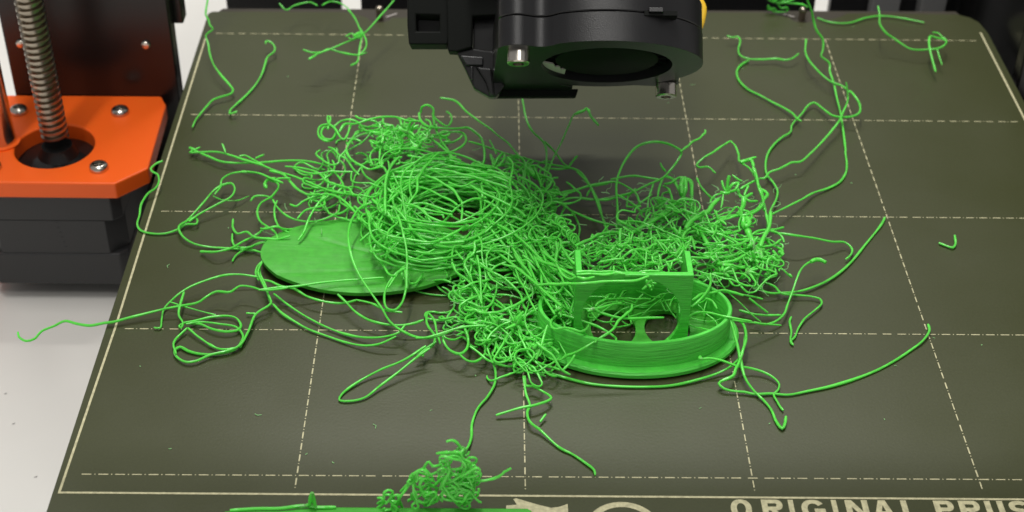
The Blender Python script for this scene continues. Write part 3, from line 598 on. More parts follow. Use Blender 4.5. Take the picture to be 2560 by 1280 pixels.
TRACE = '''
C 6,7,8 .36 A: 480,605 600,620 700,660 780,690
N 5,6,7,8 .36 A: 780,620 850,700 900,745 980,775 1050,770
N 6,6,7 .36 A: 680,600 780,630 870,730 960,780
N 5,6,7 .6 A: 660,730 645,700 670,665 720,660
N 6,7 .36 A: 700,665 830,655
N 6,5,4,3,3 .38 A: 680,670 740,690 750,720 720,770 690,800 620,840 590,900 610,970 670,1010 720,1050 740,1100
N 4,4,3,3,4,5 .36 A: 545,820 570,790 640,785 690,800 730,860 790,920 880,960 1000,970 1100,945 1180,900 1190,850
N 4,3,3 .36 A: 735,820 715,870 725,960 760,1020 820,1050
N 6,7,8,8 .4 A: 830,845 880,860 920,830 960,810 1010,790 1080,770 1150,780 1220,820 1290,890 1330,960
N 8,7,6,5,4 .38 A: 1090,790 1040,830 980,930 950,990 920,1060 890,1110
N 6,7,7 .36 A: 880,950 940,890 1020,870 1080,850 1070,800
C 6,7,7 .36 A: 850,580 960,620 1050,620 1120,605 1200,610 1290,610
C 6,7,8 .36 A: 790,570 900,580 1040,620 1100,680 1200,715 1260,730 1290,780
C 8,7,6 .28 A: 1280,610 1285,685 1430,700 1330,775 1330,830 1390,870
C 9,10,10,9 .4 A: 1165,325 1150,370 1100,390 1050,365 1032,315 1055,270 1105,262 1150,285 1160,330 1130,375 1085,370 1058,330 1080,285 1130,290
C 10,11,10 .4 A: 1100,300 1120,250 1125,215 1105,205 1105,250 1160,300 1215,375 1250,330 1275,265
C 10,11,10,9 .4 A: 1150,280 1200,240 1270,230 1330,255 1380,310 1440,310 1500,290
C 10,12,12,11 .4 A: 1190,320 1230,265 1300,260 1400,230 1500,210 1600,210 1680,240 1760,240
C 6,7,8,9 .38 A: 1050,450 1020,480 1060,520 1140,560 1180,550 1190,500 1220,470 1250,420 1240,390
C 8,8,7 .38 A: 1105,430 1140,440 1190,490 1240,520 1290,590 1330,630
C 8,9,9,8 .38 A: 1350,390 1290,375 1245,420 1250,480 1300,540 1400,590 1450,580 1500,570 1530,620
C 9,8 .36 A: 1480,430 1440,450 1410,500 1430,560
C 9,8 .34 A: 1480,440 1485,560
N 10,12,13,12 .4 A: 1640,500 1600,520 1560,580 1530,680 1520,800 1530,900
T 10,9,8,6,5,4,4,6,7 .4 L: 1050,20 960,60 900,150 870,270 880,400 910,510 970,630 1060,760 1140,870 1200,970 1300,1050 1420,1100 1550,1095 1700,1040 1800,1000
C 12,14,15,14,13,12,10 .42 B: 500,180 510,140 550,125 590,150 590,210 600,270 620,310
C 12,12,13,12,11,10,9 .42 B: 490,180 500,240 550,280 640,290 750,295 840,290 890,320 940,360 960,450 955,550 925,590
C 12,12 .36 B: 545,310 600,270
C 12,13,13,12 .38 B: 690,170 715,190 720,240 690,275 620,230 580,190
C 10,11,11,9 .4 B: 570,360 650,330 740,320 800,325 830,370 800,420 700,470 640,480
C 10,10,10,10 .4 B: 580,370 650,430 730,500 800,540 860,560
C 10,10 .36 B: 630,330 650,390 700,460 720,520
N 8,7,7,8 .36 B: 640,70 750,95 830,170 950,260 1060,340 1150,420 1220,500 1270,570
N 3,4,5,6,5,4 .38 B: 850,390 950,420 1100,470 1250,510 1400,550 1550,570 1640,600 1720,690 1790,830 1850,1040
N 10,8,6,5,4 .4 B: 1240,80 1260,200 1310,310 1380,380 1410,440 1415,550 1390,660 1370,760
N 6,4,3 .36 B: 1400,385 1470,460 1540,550 1590,580
N 12,11,9,7,5 .3 B: 1720,150 1620,190 1570,290 1520,400 1460,520 1420,620 1380,720 1360,820
N 12,12 .45 B: 1620,190 1680,170 1710,150 1740,210 1790,270
N 4,6 .38 B: 1580,570 1610,530 1645,495
N 5,5,5 .38 B: 1370,640 1370,600 1420,585 1500,590 1590,580
N 5,4,4 .38 B: 1500,650 1450,660 1420,700 1420,760 1480,820
N 5,5,4,4 .38 B: 1330,870 1400,820 1500,770 1620,740 1750,710 1862,690
N 5,4,4 .38 B: 1360,860 1500,830 1620,800 1750,810 1860,800
N 9,9,8 .4 B: 1280,570 1250,700 1250,760 1300,860
N 9,9,8 .4 B: 1290,570 1330,600 1360,680
N 9,9,9 .4 B: 1110,550 1180,560 1240,600 1250,690
N 4,3,2 .36 B: 1560,840 1520,920 1500,980
N 3,2,1 .36 B: 1550,850 1620,940 1660,1030 1640,1110
N 10,9 .4 B: 1050,560 1010,490
N 9,9 .34 B: 1000,380 1050,480
N 10,12,12,10 .42 B: 1030,570 1060,510 1100,475 1105,520 1050,580
N 8,11,13,13,12,10 .4 B: 620,1005 680,960 740,890 800,840 900,805 970,820 1050,880 1100,950
N 10,9,7 .4 B: 430,850 520,890 580,980 610,1010
N 11,11,10 .4 B: 1280,1000 1270,970 1310,945 1355,945
N 12,11,10 .4 B: 960,820 1100,880 1250,960
R 3,5,8,11,13,14,12,10,8,6,4 .4 C: 645,860 650,700 645,520 670,420 720,330 800,250 900,218 1000,225 1080,260 1115,290 1090,350 1030,430 980,480 870,530 740,590 660,610
R 12,11,9,7 .4 C: 1115,290 1180,230 1260,180 1290,150 1288,130
R 9,7 .38 C: 960,370 980,410 1000,430
N 4,5,6,6 .38 C: 130,600 250,600 400,550 520,520 640,510 720,540 780,590 810,660
R 5,6,6 .38 C: 600,490 760,465 880,480 960,490
N 5,5,4,4 .38 C: 240,670 340,730 460,780 560,805 700,840 800,860
N 4,4,4 .4 C: 210,640 350,625 480,635 560,640 640,620
R 4,5 .36 C: 430,610 460,560
N 6,5,3 .38 C: 350,430 440,520 490,620 530,740 570,850 600,930
R 5,8,8,6,6 .36 C: 1470,210 1350,290 1270,335 1225,385 1240,400 1310,400 1365,445
R 5,8,9,9,8,7 .38 C: 1470,210 1510,250 1530,310 1540,360 1600,400 1640,450 1690,560 1705,640 1660,710 1560,740
R 9,9 .5 C: 1540,360 1600,345 1660,330
R 9,9 .6 C: 1550,365 1620,350 1640,400
R 4,4,4 .36 C: 1230,480 1260,550 1330,620 1400,640
R 6,7,7 .4 C: 1000,470 1050,490 1090,560 1130,640
R 6,6,5 .38 C: 980,480 950,560 950,650 990,700
R 7,8,8,7 .5 C: 1130,480 1180,500 1190,600 1190,740
R 8,8 .7 C: 1120,480 1115,600
R 4,4,4 .38 C: 720,690 730,620 780,560
R 4,5,5 .38 C: 720,690 770,690 830,650 900,600
R 5,5,5 .38 C: 640,600 720,640 800,700 830,740
R 24,18,13,11 .5 C: 350,970 440,930 520,890 600,875 680,880 730,910 750,930
T 11,10,9,7,5 .4 D: 490,250 510,350 515,450 520,600 540,720 570,800
T 11,11,12 .4 D: 1140,150 1120,280 1160,380 1240,430 1280,430
T 9,10,10,11 .4 D: 1060,210 990,220 965,260 1000,320 1080,350 1200,390 1270,400
T 11,10,8,6 .4 D: 510,310 600,380 700,430 780,500 840,570 860,650 890,690 980,730
T 10,9,8 .4 D: 300,320 330,390 420,460 490,550 530,640
T 7,7 .4 D: 360,600 350,560 400,520 450,520
T 8,9,9,8 .4 D: 1000,480 1000,530 1060,570 1130,550 1180,500 1170,440 1100,390
T 5,4,4,5 .42 D: 210,870 220,940 270,1010 350,1040 400,1010 420,930 390,830
T 4,3,3,4 .42 D: 350,1050 400,1090 470,1100 540,1060 560,1000 530,930 495,900 510,870
T 5,6,7,7 .4 D: 0,910 100,905 200,880 320,840 450,815 560,810
T 4,3,2,2,3 .4 D: 430,980 500,1030 560,1080 650,1120 750,1140 820,1120 880,1085 950,1095 1000,1120 1160,1170
T 3,3,4,4,4 .4 D: 60,1060 60,1030 140,970 150,900 100,830 80,780 90,710 140,760 170,870 200,960
T 2,3,4 .4 D: 0,1075 80,1000 160,940
T 4,3,2 .4 L: 190,640 240,650 330,690 430,710 540,770 650,810 760,825 850,820 930,800
T 4,3,3,4 .4 L: 780,755 850,820 930,900 1030,960 1150,990 1280,1000 1400,985 1470,960
T 3,4,4 .36 L: 930,800 1060,830 1160,880 1300,900
T 9,7,6,6,7,8,9 .4 L: 1330,540 1250,590 1180,680 1155,780 1180,870 1240,880 1290,830 1320,740 1330,640 1320,560
N 2,2,2 .36 L: 0,380 80,375 150,345 220,335 250,370
N 3,2,3 .36 L: 180,490 135,540 125,590 150,640
N 3,2,2 .36 L: 160,540 165,600 200,680 230,780 250,830
R 9,10,10,9,8 .42 P: 860,680 870,660 1050,540 1130,470 1190,370 1260,310 1350,230 1385,200 1395,120
R 9,9,8,7 .42 P: 280,250 500,310 700,370 870,430 1010,500 1100,560 1160,620 1150,660
R 10,10,11,11 .42 P: 300,290 230,350 210,420 260,480 420,460 560,490 650,520 740,480 770,420
R 10,10,9 .36 P: 680,190 830,190 960,160 1100,120 1250,100
R 9,8,7,7 .42 P: 850,200 1000,260 1230,320 1400,330 1600,320 1860,310
R 10,9 .4 P: 860,150 900,100 1000,50 1050,0
T 10,9,8,6 .4 P: 170,430 130,550 80,700 0,920
R 9,8,6,4 .42 P: 860,660 700,760 560,830 440,870 370,920
R 6,4 .4 P: 570,840 480,980 400,1080
T 9,8,6,4 .4 P: 0,670 100,760 250,870 320,1000 390,1090 500,1150
R 12,11,10,9 .42 O: 1370,720 1370,870 1320,990 1230,1100 1100,1200
R 8,9,10,10 .42 O: 1860,1040 1700,1000 1560,960 1400,1000 1250,1020 1100,1110
R 10,9,8 .42 O: 1300,1080 1400,1120 1470,1240
R 8,9,10,9 .3 Q: 910,340 1000,260 1130,235 1300,260 1450,295 1600,320 1860,365
R 18,23.6,24,24 .42 N: 40,890 300,875 600,865 900,850 1200,825 1450,825 1640,760
T 14,16,20,24 .42 N: 300,260 300,440 300,580 340,680 430,760 520,800 570,770
T 13,15,19,23.5 .42 N: 20,430 30,510 100,560 280,620 450,700 560,750
T 14,16,18 .42 N: 80,380 200,490 300,560
T 15,18,21 .42 N: 390,450 480,540 560,630
T 15,18,22 .42 N: 360,300 480,500 560,580
T 12,12 .42 N: 60,560 80,700 90,880
T 12,13,13 .42 N: 130,980 240,1010 330,990 400,890 380,790 300,700 200,670
R 24,24,24,24 .4 N: 590,700 750,690 900,700 1100,690 1250,705
R 24,24,24 .36 N: 640,735 800,725 1000,740 1150,715 1300,730
R 23.6,23.4,23.7 .36 N: 1000,745 1180,730 1350,760 1480,720 1640,735
R 24,24.1,24 .36 N: 1500,690 1650,680 1800,690
R 24,24.2,24 .42 N: 600,770 700,800 850,770
N 12,11,10,10 .4 T: 40,10 25,150 50,330 130,440 250,530 420,620 600,690 800,750 1000,775 1250,765 1500,720 1707,640
N 9,8,8 .4 T: 30,250 25,400 40,520 80,640
N 12,8,6,6,7 .42 T: 330,350 160,480 110,560 100,640 180,760 320,820 480,880 640,920 800,955 1000,975 1200,950 1500,905 1707,850
N 7,6,6,8 .4 T: 100,640 200,780 290,920 350,1020 420,1060 480,1050
N 7,8,9 .36 T: 350,1280 450,1120 600,940 700,870 850,770 960,700 1180,580
N 14,13,12,12,13 .4 T: 250,0 200,120 190,220 250,300 350,350 480,420 650,470 850,490 1100,500 1400,480 1707,450
N 14,13,13,13 .4 T: 330,340 500,380 700,420 950,450 1150,450 1350,400 1550,300 1707,180
N 14,14,12,10,8 .4 T: 520,-20 590,150 640,350 680,550 690,800 680,1000 680,1280
N 9,8,8,8 .4 T: 320,480 340,620 390,740 500,810 700,860 900,880 1200,885 1320,855
N 11,10,10 .4 T: 850,620 1000,660 1200,670 1400,640 1500,600
N 9,9,9 .4 T: 700,760 900,820 1150,830 1400,790
N 12,11,10 .42 T: 1020,0 1100,110 1190,190 1250,290 1290,340
N 13,12,11,11 .4 T: 650,230 900,250 1200,300 1500,340 1707,390
N 6,5 .38 T: 610,950 610,1040 650,1130
N 7,5,4,5 .38 T: 690,950 730,1080 730,1190 830,1200 920,1120 990,1010
N 10,10 .42 T: 1540,610 1640,720 1707,790
N 9,8,7 .42 T: 1480,760 1500,880 1580,1000 1707,1130
N 15,15,14,13 .42 R: 1280,10 1180,80 1080,190 1000,270 950,380 890,480 880,600 860,700 780,830 720,930
N 13,14,14,13 .42 R: 560,80 470,170 400,270 340,430 300,600 300,750 310,950 320,1100
C 11,11,11 .42 R: 700,60 850,90 1000,105 1120,90 1220,60
N 10,11,12 .4 R: 330,720 450,670 600,620 750,580 850,520
N 13,13,13 .4 R: 700,600 900,620 1100,680 1300,780 1500,880 1600,950
N 14,14,14 .4 R: 1000,410 1200,480 1350,570 1500,660 1650,880
N 13,13,12 .42 R: 720,960 900,990 1000,1060 1080,1200 1110,1280
N 12,12,12 .4 R: 750,920 1000,920 1250,990 1500,1060
N 11,11,12 .4 R: 900,990 1200,1060 1500,1120
N 9,9,8 .34 R: 800,1110 1000,1090 1200,1110 1330,1120 1350,1180
N 13,12,11 .4 R: 300,960 400,970 480,1050 540,1200 580,1280
C 8,8,8 .38 R: 130,270 200,250 280,280 340,370 480,510 600,600
N 9,9 .42 R: 50,820 150,920 240,1010
N 7,7 .36 R: 130,760 140,650 180,580
N 11,10 .4 R: 40,1260 50,1120 90,1090 180,1050
N 14,14,14 .4 R: 1000,330 1200,310 1400,330 1707,400
N 13,13,13 .38 R: 1150,270 1300,220 1500,260 1707,300
N 14,14,13,12 .4 S: 0,250 200,270 500,330 800,430 1000,500 1150,580
N 14,14,13,12 .42 S: 150,380 400,430 700,520 1000,610 1250,760 1350,880
N 14,13,12 .42 S: 700,320 900,370 1050,450 1200,600 1290,760
N 14,14,13,12 .42 S: 400,590 600,720 850,830 1100,950 1300,1070 1380,1150
N 14,13,12 .42 S: 640,860 800,940 920,1040 980,1110
N 8,9 .38 S: 420,220 500,180 580,200
N 10,10 .42 S: 750,40 790,150 810,250
N 11,12,11 .4 S: 860,150 930,50 980,20 1010,60 980,160 900,250
N 8,8,8 .4 S: 1010,190 1150,210 1280,290 1370,380
N 8,8,8 .4 S: 1020,400 1100,270 1200,380 1260,500 1330,630
N 9,9,8,7 .42 S: 1390,250 1350,450 1340,650 1370,780 1450,930 1580,1090
N 9,8 .4 S: 1420,260 1430,400 1460,560 1390,740
N 9,9,8 .4 S: 1400,250 1500,250 1580,380 1640,520 1650,620
N 10,10 .8 S: 1430,290 1480,340 1530,410
N 6,6 .4 S: 1470,600 1550,680 1560,780 1480,900
N 12,11 .4 S: 620,700 590,560 680,480
N 12,11 .4 S: 600,600 720,620 820,690
N 13,13,13 .38 S: 0,540 200,610 300,600 450,530 600,470
N 12,12,11 .4 S: 100,700 180,800 240,880 260,1080 240,1280
N 12,12,11 .4 S: 300,1060 500,1110 800,1100 1000,1130 1200,1170 1350,1240
N 12,11 .4 S: 640,1000 580,1150 620,1280
R 6,6,6 .4 U: 480,90 560,130 610,220 640,270
R 6,8,8,7 .4 U: 460,180 540,170 640,110 690,110 750,160 770,260 770,330
R 8,8,6 .8 U: 680,110 655,220 660,330
R 8,8,6 .7 U: 690,110 700,250 680,330
R 5,6,6 .36 U: 440,200 510,240 540,320 550,390
R 6,5,4 .38 U: 330,180 290,330 260,500
R 8,8,9,10 .8 U: 620,400 560,410 480,500 380,570 200,680 60,750
R 8,9,10 .6 U: 600,440 450,540 300,620 150,700
R 8,9,10,11 .8 U: 1100,340 1020,420 960,500 880,540 780,590 700,690
R 10,9,9 .36 U: 1130,290 1050,310 1000,350 980,400
R 10,8 .34 U: 1130,300 1120,400 1110,460
R 10,11,12 .45 U: 1180,280 1140,220 1120,150
R 10,12,14 .6 U: 1180,270 1190,160 1210,90
R 10,12,12 .5 U: 1180,270 1250,180 1320,170
R 10,11,12 .5 U: 1190,270 1270,250 1310,180
R 10,10 .5 U: 1100,270 1150,290 1200,280
R 13,12 .35 U: 1240,80 1300,130 1340,150
R 12,11,9,8,8 .42 U: 1490,0 1520,100 1540,220 1580,330 1590,400 1550,460 1450,520 1300,545 1150,570 1080,610
R 12,11,10 .6 U: 1480,-10 1500,80 1520,160 1545,240
R 9,10 .42 U: 1330,240 1450,170 1540,130
R 9,9,9 .55 U: 1300,240 1310,300 1360,340 1440,300 1470,290
R 9,9,8 .45 U: 1360,330 1430,380 1520,380
R 10,9,8,8 .9 U: 1360,340 1360,420 1330,500 1350,540
R 10,9 .45 U: 1420,200 1380,320
R 8,7,7,7 1.1 U: 1350,560 1360,650 1400,700 1440,780 1480,860
R 8,8 .9 U: 1400,560 1430,620 1420,660 1380,670
R 9,9,8 .55 U: 1560,240 1640,300 1600,380 1600,480
R 8,7,7 .42 U: 1600,400 1630,550 1660,690
R 7,7,8,8 .7 U: 1670,500 1670,600 1650,700 1600,800 1560,900
R 6,5,4 .42 U: 1000,650 1100,720 1160,800 1240,870
R 5,4,5 .4 U: 1000,660 1090,680 1200,690 1320,670
R 5,5,6 .4 U: 1120,750 1080,840 1000,900
R 8,8,8 .75 U: 850,690 900,780 960,880 1010,980 1060,1060
R 8,8,8 .42 U: 1010,940 1150,910 1300,870 1420,820
R 8,7,7 .42 U: 1030,940 1150,980 1270,1000 1350,970
R 9,9,9 .5 U: 1100,1090 1250,1060 1370,1000 1450,960
R 7,7 .42 U: 1110,1140 1250,1150 1400,1120
R 7,7,5 .4 U: 1460,760 1540,720 1650,710 1829,680
R 7,6,5 .4 U: 1660,720 1740,740 1800,790 1829,850
R 8,7,6 .4 U: 1580,900 1700,880 1800,820
R 8,7,5 .4 U: 1580,1000 1590,1120 1540,1240
R 5,4,4 .42 U: 1740,1010 1700,1130 1650,1210 1600,1220
R 7,6,4 .5 U: 1700,940 1780,1040 1829,1080
R 6,5 .7 U: 1770,950 1820,1000
R 10,10,9 .4 U: 810,930 800,880 770,780
R 14,13,12 .42 U: 690,920 670,830 700,740 760,690
R 14,13 .4 U: 690,930 740,870 780,800
'''
# ---------------------------------------------------------------- filament
R0 = random.Random(11)
def knots(row):
    head_, pts = row.split(':'); f = head_.split()
    own, hs, r, vw = f if len(f) == 4 else (None, f[1], f[2], f[0])
    hs = [float(x) for x in hs.split(',')]; ox, oy, s = VIEW[vw]
    P = []
    uv = [tuple(float(c) for c in q.split(',')) for q in pts.split()]
    L = [0.0]
    for a, b in zip(uv, uv[1:]): L.append(L[-1] + math.hypot(b[0] - a[0], b[1] - a[1]))
    for (u, v), l in zip(uv, L):
        t = l / max(L[-1], 1e-6) * (len(hs) - 1); i = min(int(t), len(hs) - 2) if len(hs) > 1 else 0
        h = hs[0] if len(hs) == 1 else hs[i] + (hs[i + 1] - hs[i]) * (t - i)
        P.append(at(ox + u / s, oy + v / s, h))
    return own, float(r), P
def lumps(k=14): return [R0.uniform(.8, 1.2) * (1.3 if R0.random() < .05 else 1) for _ in range(k)]
TH = .78
def strand(name, P, r, parent=None, base=None):
    Q = spline(P)
    for i, q in enumerate(Q):                # slight unevenness of a strand that cooled in the air
        q = Q[i] = q.copy(); q.z = max(q.z, r * .9)
    bm = bmesh.new(); tube(bm, Q, r * TH, 6, lumps()); return link(name, bm, M_green, parent, smooth=60)
title = None; rows = []
def flush():
    if not rows: return
    data = [knots(r) for r in rows]
    base = data[0][2][len(data[0][2]) // 2].copy(); base.z = 0
    if len(data) == 1:
        o = strand('filament_strand', data[0][2], data[0][1])
        o.data.transform(Matrix.Translation(-base * S)); o.location = base * S
    else:
        o = thing('filament_strand', None, None, base)
        for _, r, P in data: strand('strand', P, r, o)
    tag(o, title, 'filament strand', 'strands of filament strewn over the bed')
for ln in LOOSE.strip().split('\n'):
    if ln.startswith('#'): flush(); title = ln[1:].strip(); rows = []
    else: rows.append(ln)
flush()

masses = {
    'N': thing('filament_nest', 'round coiled green filament nest lying over the oval lid', 'filament nest', (81, 91, 0)),
    'C': thing('filament_curls', 'loose knot of curled green filament behind the coiled nest', 'filament tangle', (72, 125, 0)),
    'T': thing('filament_tangle', 'dense curly green filament tangle between the nest and the cup', 'filament tangle', (97, 66, 0)),
    'R': thing('filament_snarl', 'jagged green filament snarl behind and inside the square framed cup', 'filament tangle', (140, 80, 0)),
    'B': thing('filament_clump', 'small crumpled green filament clump standing on the printed bar', 'filament tangle', (84, -10, 0)),
    'K': thing('filament_knot', 'blurred green filament knot dangling near the rear dashed line', 'filament tangle', (50, 190, 0)),
    'E': thing('filament_wad', 'green filament wad caught behind the right rear bed pin', 'filament tangle', (188, 219, 0)),
}
def plain(own, P, r, jag=False):
    Q = P if jag else spline(P)
    if jag: r *= .92
    f1, f2, f3 = R0.uniform(.15, .5), R0.uniform(0, 6), R0.uniform(.04, .16)
    Q = [q + Vector((math.sin(f1 * i + f2), math.cos(f1 * 1.3 * i + f2), .6 * math.sin(f1 * .8 * i))) * f3 for i, q in enumerate(Q)]
    for q in Q: q.z = max(q.z, r * .9)
    bm = bmesh.new(); tube(bm, Q, r * TH, 6, lumps()); return link('strand', bm, M_green, masses[own], smooth=60)
for ln in TRACE.strip().split('\n'):
    own, r, P = knots(ln); plain(own, P, r)
for ln in KNOTS.strip().split('\n'):
    own, r, P = knots(ln); plain('K', P, r)

# coiled loops of the nest
rn = random.Random(3)
def loop(R1, z0, span, rr, tilt=3.0, jit=1.6):
    cx, cy = 81.2 + rn.gauss(0, jit), 90.0 + rn.gauss(0, jit * .7)
    a0 = rn.uniform(0, 6.283); ph, ph2 = rn.uniform(0, 6.283), rn.uniform(0, 6.283); e = rn.uniform(.03, .19); dr = rn.uniform(-2.5, 2.5); tl = rn.gauss(0, tilt)
    sg = rn.choice((-1, 1)); n = max(8, int(span * 16)); P = []
    wv = rn.uniform(0, .8)
    for i in range(n + 1):
        t = a0 + sg * span * i / n
        R_ = R1 * (1 + e * math.sin(2 * t + ph)) + dr * i / n + wv * math.sin(5 * t + ph2)
        P.append(Vector((cx + R_ * 1.02 * math.cos(t), cy + R_ * .98 * math.sin(t), max(.4, z0 + tl * math.sin(t + ph2) + .6 * math.sin(3 * t + ph)))))
    return P
for i in range(120):
    R1 = rn.triangular(10.2, 21.0, 17.6); q = rn.random()
    z = .5 + 11.0 * q * (1 - .25 * (R1 - 15) / 6)
    plain('N', loop(R1, z, rn.triangular(.8, 6.5, 2.2), .36, 4.2, 2.2), rn.uniform(.33, .42), True)
for i in range(52):                          # nearly straight runs across the coil
    a = rn.uniform(.35, 2.9); b = a + math.pi + rn.uniform(-1.5, 1.5) if rn.random() < .25 else a + rn.uniform(1.0, 2.0)
    p = Vector((81 + 19 * math.cos(a), 91 + 18 * math.sin(a), rn.uniform(5, 13))); q = Vector((81 + 19 * math.cos(b), 91 + 18 * math.sin(b), rn.uniform(4, 13)))
    mid = (p + q) / 2 + Vector((rn.gauss(0, 1.5), rn.gauss(0, 1.5) + 2, rn.uniform(-1, 1.5)))
    plain('N', [p, mid, q], rn.uniform(.32, .4))

for i in range(26):                          # ends that spring out of the coil
    a = rn.uniform(0, 6.283); c = Vector((81 + 19 * math.cos(a), 90 + 18 * math.sin(a), rn.uniform(2, 10))); o_ = Vector((math.cos(a), math.sin(a), 0)); t_ = Vector((-o_.y, o_.x, 0)) * rn.choice((-1, 1))
    L_ = rn.uniform(4, 9); plain('N', [c - t_ * 9 - o_ * 2, c, c + t_ * L_ * .6 + o_ * L_ * .3 + Vector((0, 0, rn.uniform(-1, 1.5))), c + t_ * L_ * .8 + o_ * L_ * .9 + Vector((0, 0, rn.uniform(-2, 3)))], rn.uniform(.26, .38))
def inside(p, poly):
    u, v = pix(p); c = False
    for i in range(len(poly)):
        (x1, y1), (x2, y2) = poly[i - 1], poly[i]
        if (y1 > v) != (y2 > v) and u < (x2 - x1) * (v - y1) / (y2 - y1) + x1: c = not c
    return c
def wander(rn, poly, hmax, length, curl, kink=0.0, step=.75, flat=.35, zmin=.5):
    """one strand that wanders inside a region of the heap: smooth curls, or sharp turns where kink > 0"""
    us = [p[0] for p in poly]; vs = [p[1] for p in poly]
    for _ in range(200):
        u, v = rn.uniform(min(us), max(us)), rn.uniform(min(vs), max(vs)); p = at(u, v, rn.uniform(zmin, hmax(u, v)))
        if inside(p, poly): break
    a = rn.uniform(0, 6.283); dz = rn.gauss(0, flat); k = rn.gauss(0, curl); c = at(sum(us) / len(us), sum(vs) / len(vs), 3)
    P = [p.copy()]
    for i in range(int(length / step)):
        k = k * .93 + rn.gauss(0, curl * .34); a += k * step
        dz = dz * .9 + rn.gauss(0, flat * .35)
        if rn.random() < kink: a += rn.choice((-1, 1)) * rn.uniform(.8, 2.4); dz = rn.gauss(0, flat)
        q = p + Vector((math.cos(a), math.sin(a), dz)).normalized() * step
        hm = hmax(*pix(q))
        if q.z < zmin - .1: q.z = zmin - .1; dz = abs(dz) * .5
        if q.z > hm: q.z = p.z - .1; dz = -abs(dz)
        if not inside(q, poly):
            ta = math.atan2(c.y - q.y, c.x - q.x); d = (ta - a + math.pi) % (2 * math.pi) - math.pi; a += max(-.5, min(.5, d))
        p = q; P.append(p.copy())
    return P
def fill(own, seed, poly, hmax, n, lens, curl, kink=0.0, r=(.32, .42), flat=.35, zmin=.5):
    rn = random.Random(seed); out = []
    for i in range(n): plain(own, wander(rn, poly, hmax, rn.uniform(*lens), curl, kink, flat=flat, zmin=zmin), rn.uniform(*r), True)
PT = [(1200, 560), (1330, 520), (1430, 590), (1445, 690), (1435, 780), (1400, 860), (1400, 930), (1310, 925), (1240, 880), (1190, 810), (1140, 740), (1170, 660)]
hT = lambda u, v: 3 + 9 * max(0, min(1, (960 - v) / 330))
fill('T', 21, PT, hT, 50, (24, 70), .14)
fill('T', 26, PT, hT, 30, (10, 30), .3, .10, (.22, .40))
fill('T', 22, [(1240, 760), (1380, 780), (1400, 920), (1300, 925), (1200, 860)], lambda u, v: 6, 24, (8, 24), .42, .05)
fill('T', 23, [(1080, 700), (1200, 690), (1260, 880), (1150, 850), (1090, 780)], lambda u, v: 5, 7, (16, 44), .16, .03)
fill('T', 28, [(1300, 480), (1380, 540), (1440, 610), (1300, 620), (1230, 560)], lambda u, v: 13, 26, (8, 26), .3, .08, (.26, .4), zmin=4)
fill('T', 25, [(1330, 520), (1400, 560), (1445, 600), (1430, 680), (1330, 640), (1280, 560)], lambda u, v: 11, 34, (8, 24), .4, .06)
rq = random.Random(24)
for i in range(34):                          # taut runs from the nest down to the frame
    p = at(rq.uniform(1180, 1330), rq.uniform(520, 640), rq.uniform(7, 12)); q = at(rq.uniform(1330, 1450), rq.uniform(650, 800), rq.uniform(5, 15))
    plain('T', [p, (p + q) / 2 + Vector((rq.gauss(0, 1.2), rq.gauss(0, 1.2), rq.uniform(-1, 1))), q], rq.uniform(.32, .42))
rq = random.Random(27)                       # a tight little spring on the tangle's shoulder
P = []
c0_, c1_ = at(1385, 545, 11), at(1438, 600, 13)
for i in range(150):
    t = i / 149; a = t * 2 * math.pi * 12; w_ = .85 + .25 * math.sin(3 * a / 7); P.append(c0_.lerp(c1_, t) + Vector((w_ * math.cos(a) + .3 * math.sin(9 * t), .5 * math.sin(a), w_ * math.sin(a) + .5 * math.sin(5 * t))))
plain('T', P, .36, True)
# curls behind the nest
PC = [(860, 350), (930, 310), (1060, 290), (1130, 320), (1100, 400), (960, 410), (880, 410)]
fill('C', 31, PC, lambda u, v: 10, 26, (10, 26), .42)
fill('C', 32, [(930, 310), (1070, 310), (1070, 380), (950, 390)], lambda u, v: 11, 40, (6, 14), .6, .10, (.3, .5))
fill('C', 33, [(760, 400), (900, 380), (960, 470), (930, 560), (780, 520)], lambda u, v: 6, 14, (12, 34), .25)
fill('N', 34, [(640, 520), (800, 480), (940, 500), (920, 560), (700, 580), (610, 600)], lambda u, v: 5, 5, (12, 34), .16)
fill('N', 35, [(1230, 400), (1330, 400), (1400, 480), (1380, 540), (1300, 480)], lambda u, v: 10, 26, (9, 26), .32)
fill('N', 36, [(930, 560), (1010, 540), (1040, 600), (960, 640)], lambda u, v: 12, 26, (8, 20), .4)
# snarl behind the frame
PR = [(1450, 620), (1520, 570), (1640, 500), (1700, 500), (1800, 520), (1900, 560), (1950, 640), (1930, 720), (1840, 720), (1740, 690), (1450, 680)]
hR = lambda u, v: 17 if u < 1740 else 11
fill('R', 41, PR, hR, 40, (14, 44), .12, .05, (.26, .40))
fill('R', 42, [(1455, 640), (1560, 570), (1640, 560), (1715, 600), (1715, 675), (1455, 675)], lambda u, v: 20, 60, (6, 18), .34, .16, (.26, .46), flat=.5)
fill('R', 48, [(1460, 625), (1705, 625), (1712, 674), (1458, 674)], lambda u, v: 20, 34, (6, 16), .34, .16, (.26, .42), .5, 13)
fill('R', 43, [(1870, 590), (1940, 610), (1950, 680), (1890, 725), (1860, 680)], lambda u, v: 9, 26, (5, 16), .5, .14, (.3, .5))
fill('R', 44, [(1640, 500), (1740, 520), (1780, 580), (1700, 620), (1620, 560)], lambda u, v: 11, 28, (8, 26), .2, .08, (.26, .38))
fill('R', 45, [(1460, 750), (1560, 730), (1690, 740), (1790, 760), (1800, 800), (1690, 815), (1480, 800)], lambda u, v: 7, 20, (10, 24), .07, .03, (.22, .34))
fill('R', 46, [(1750, 640), (1860, 640), (1880, 720), (1760, 700)], lambda u, v: 9, 15, (8, 24), .2, .08)
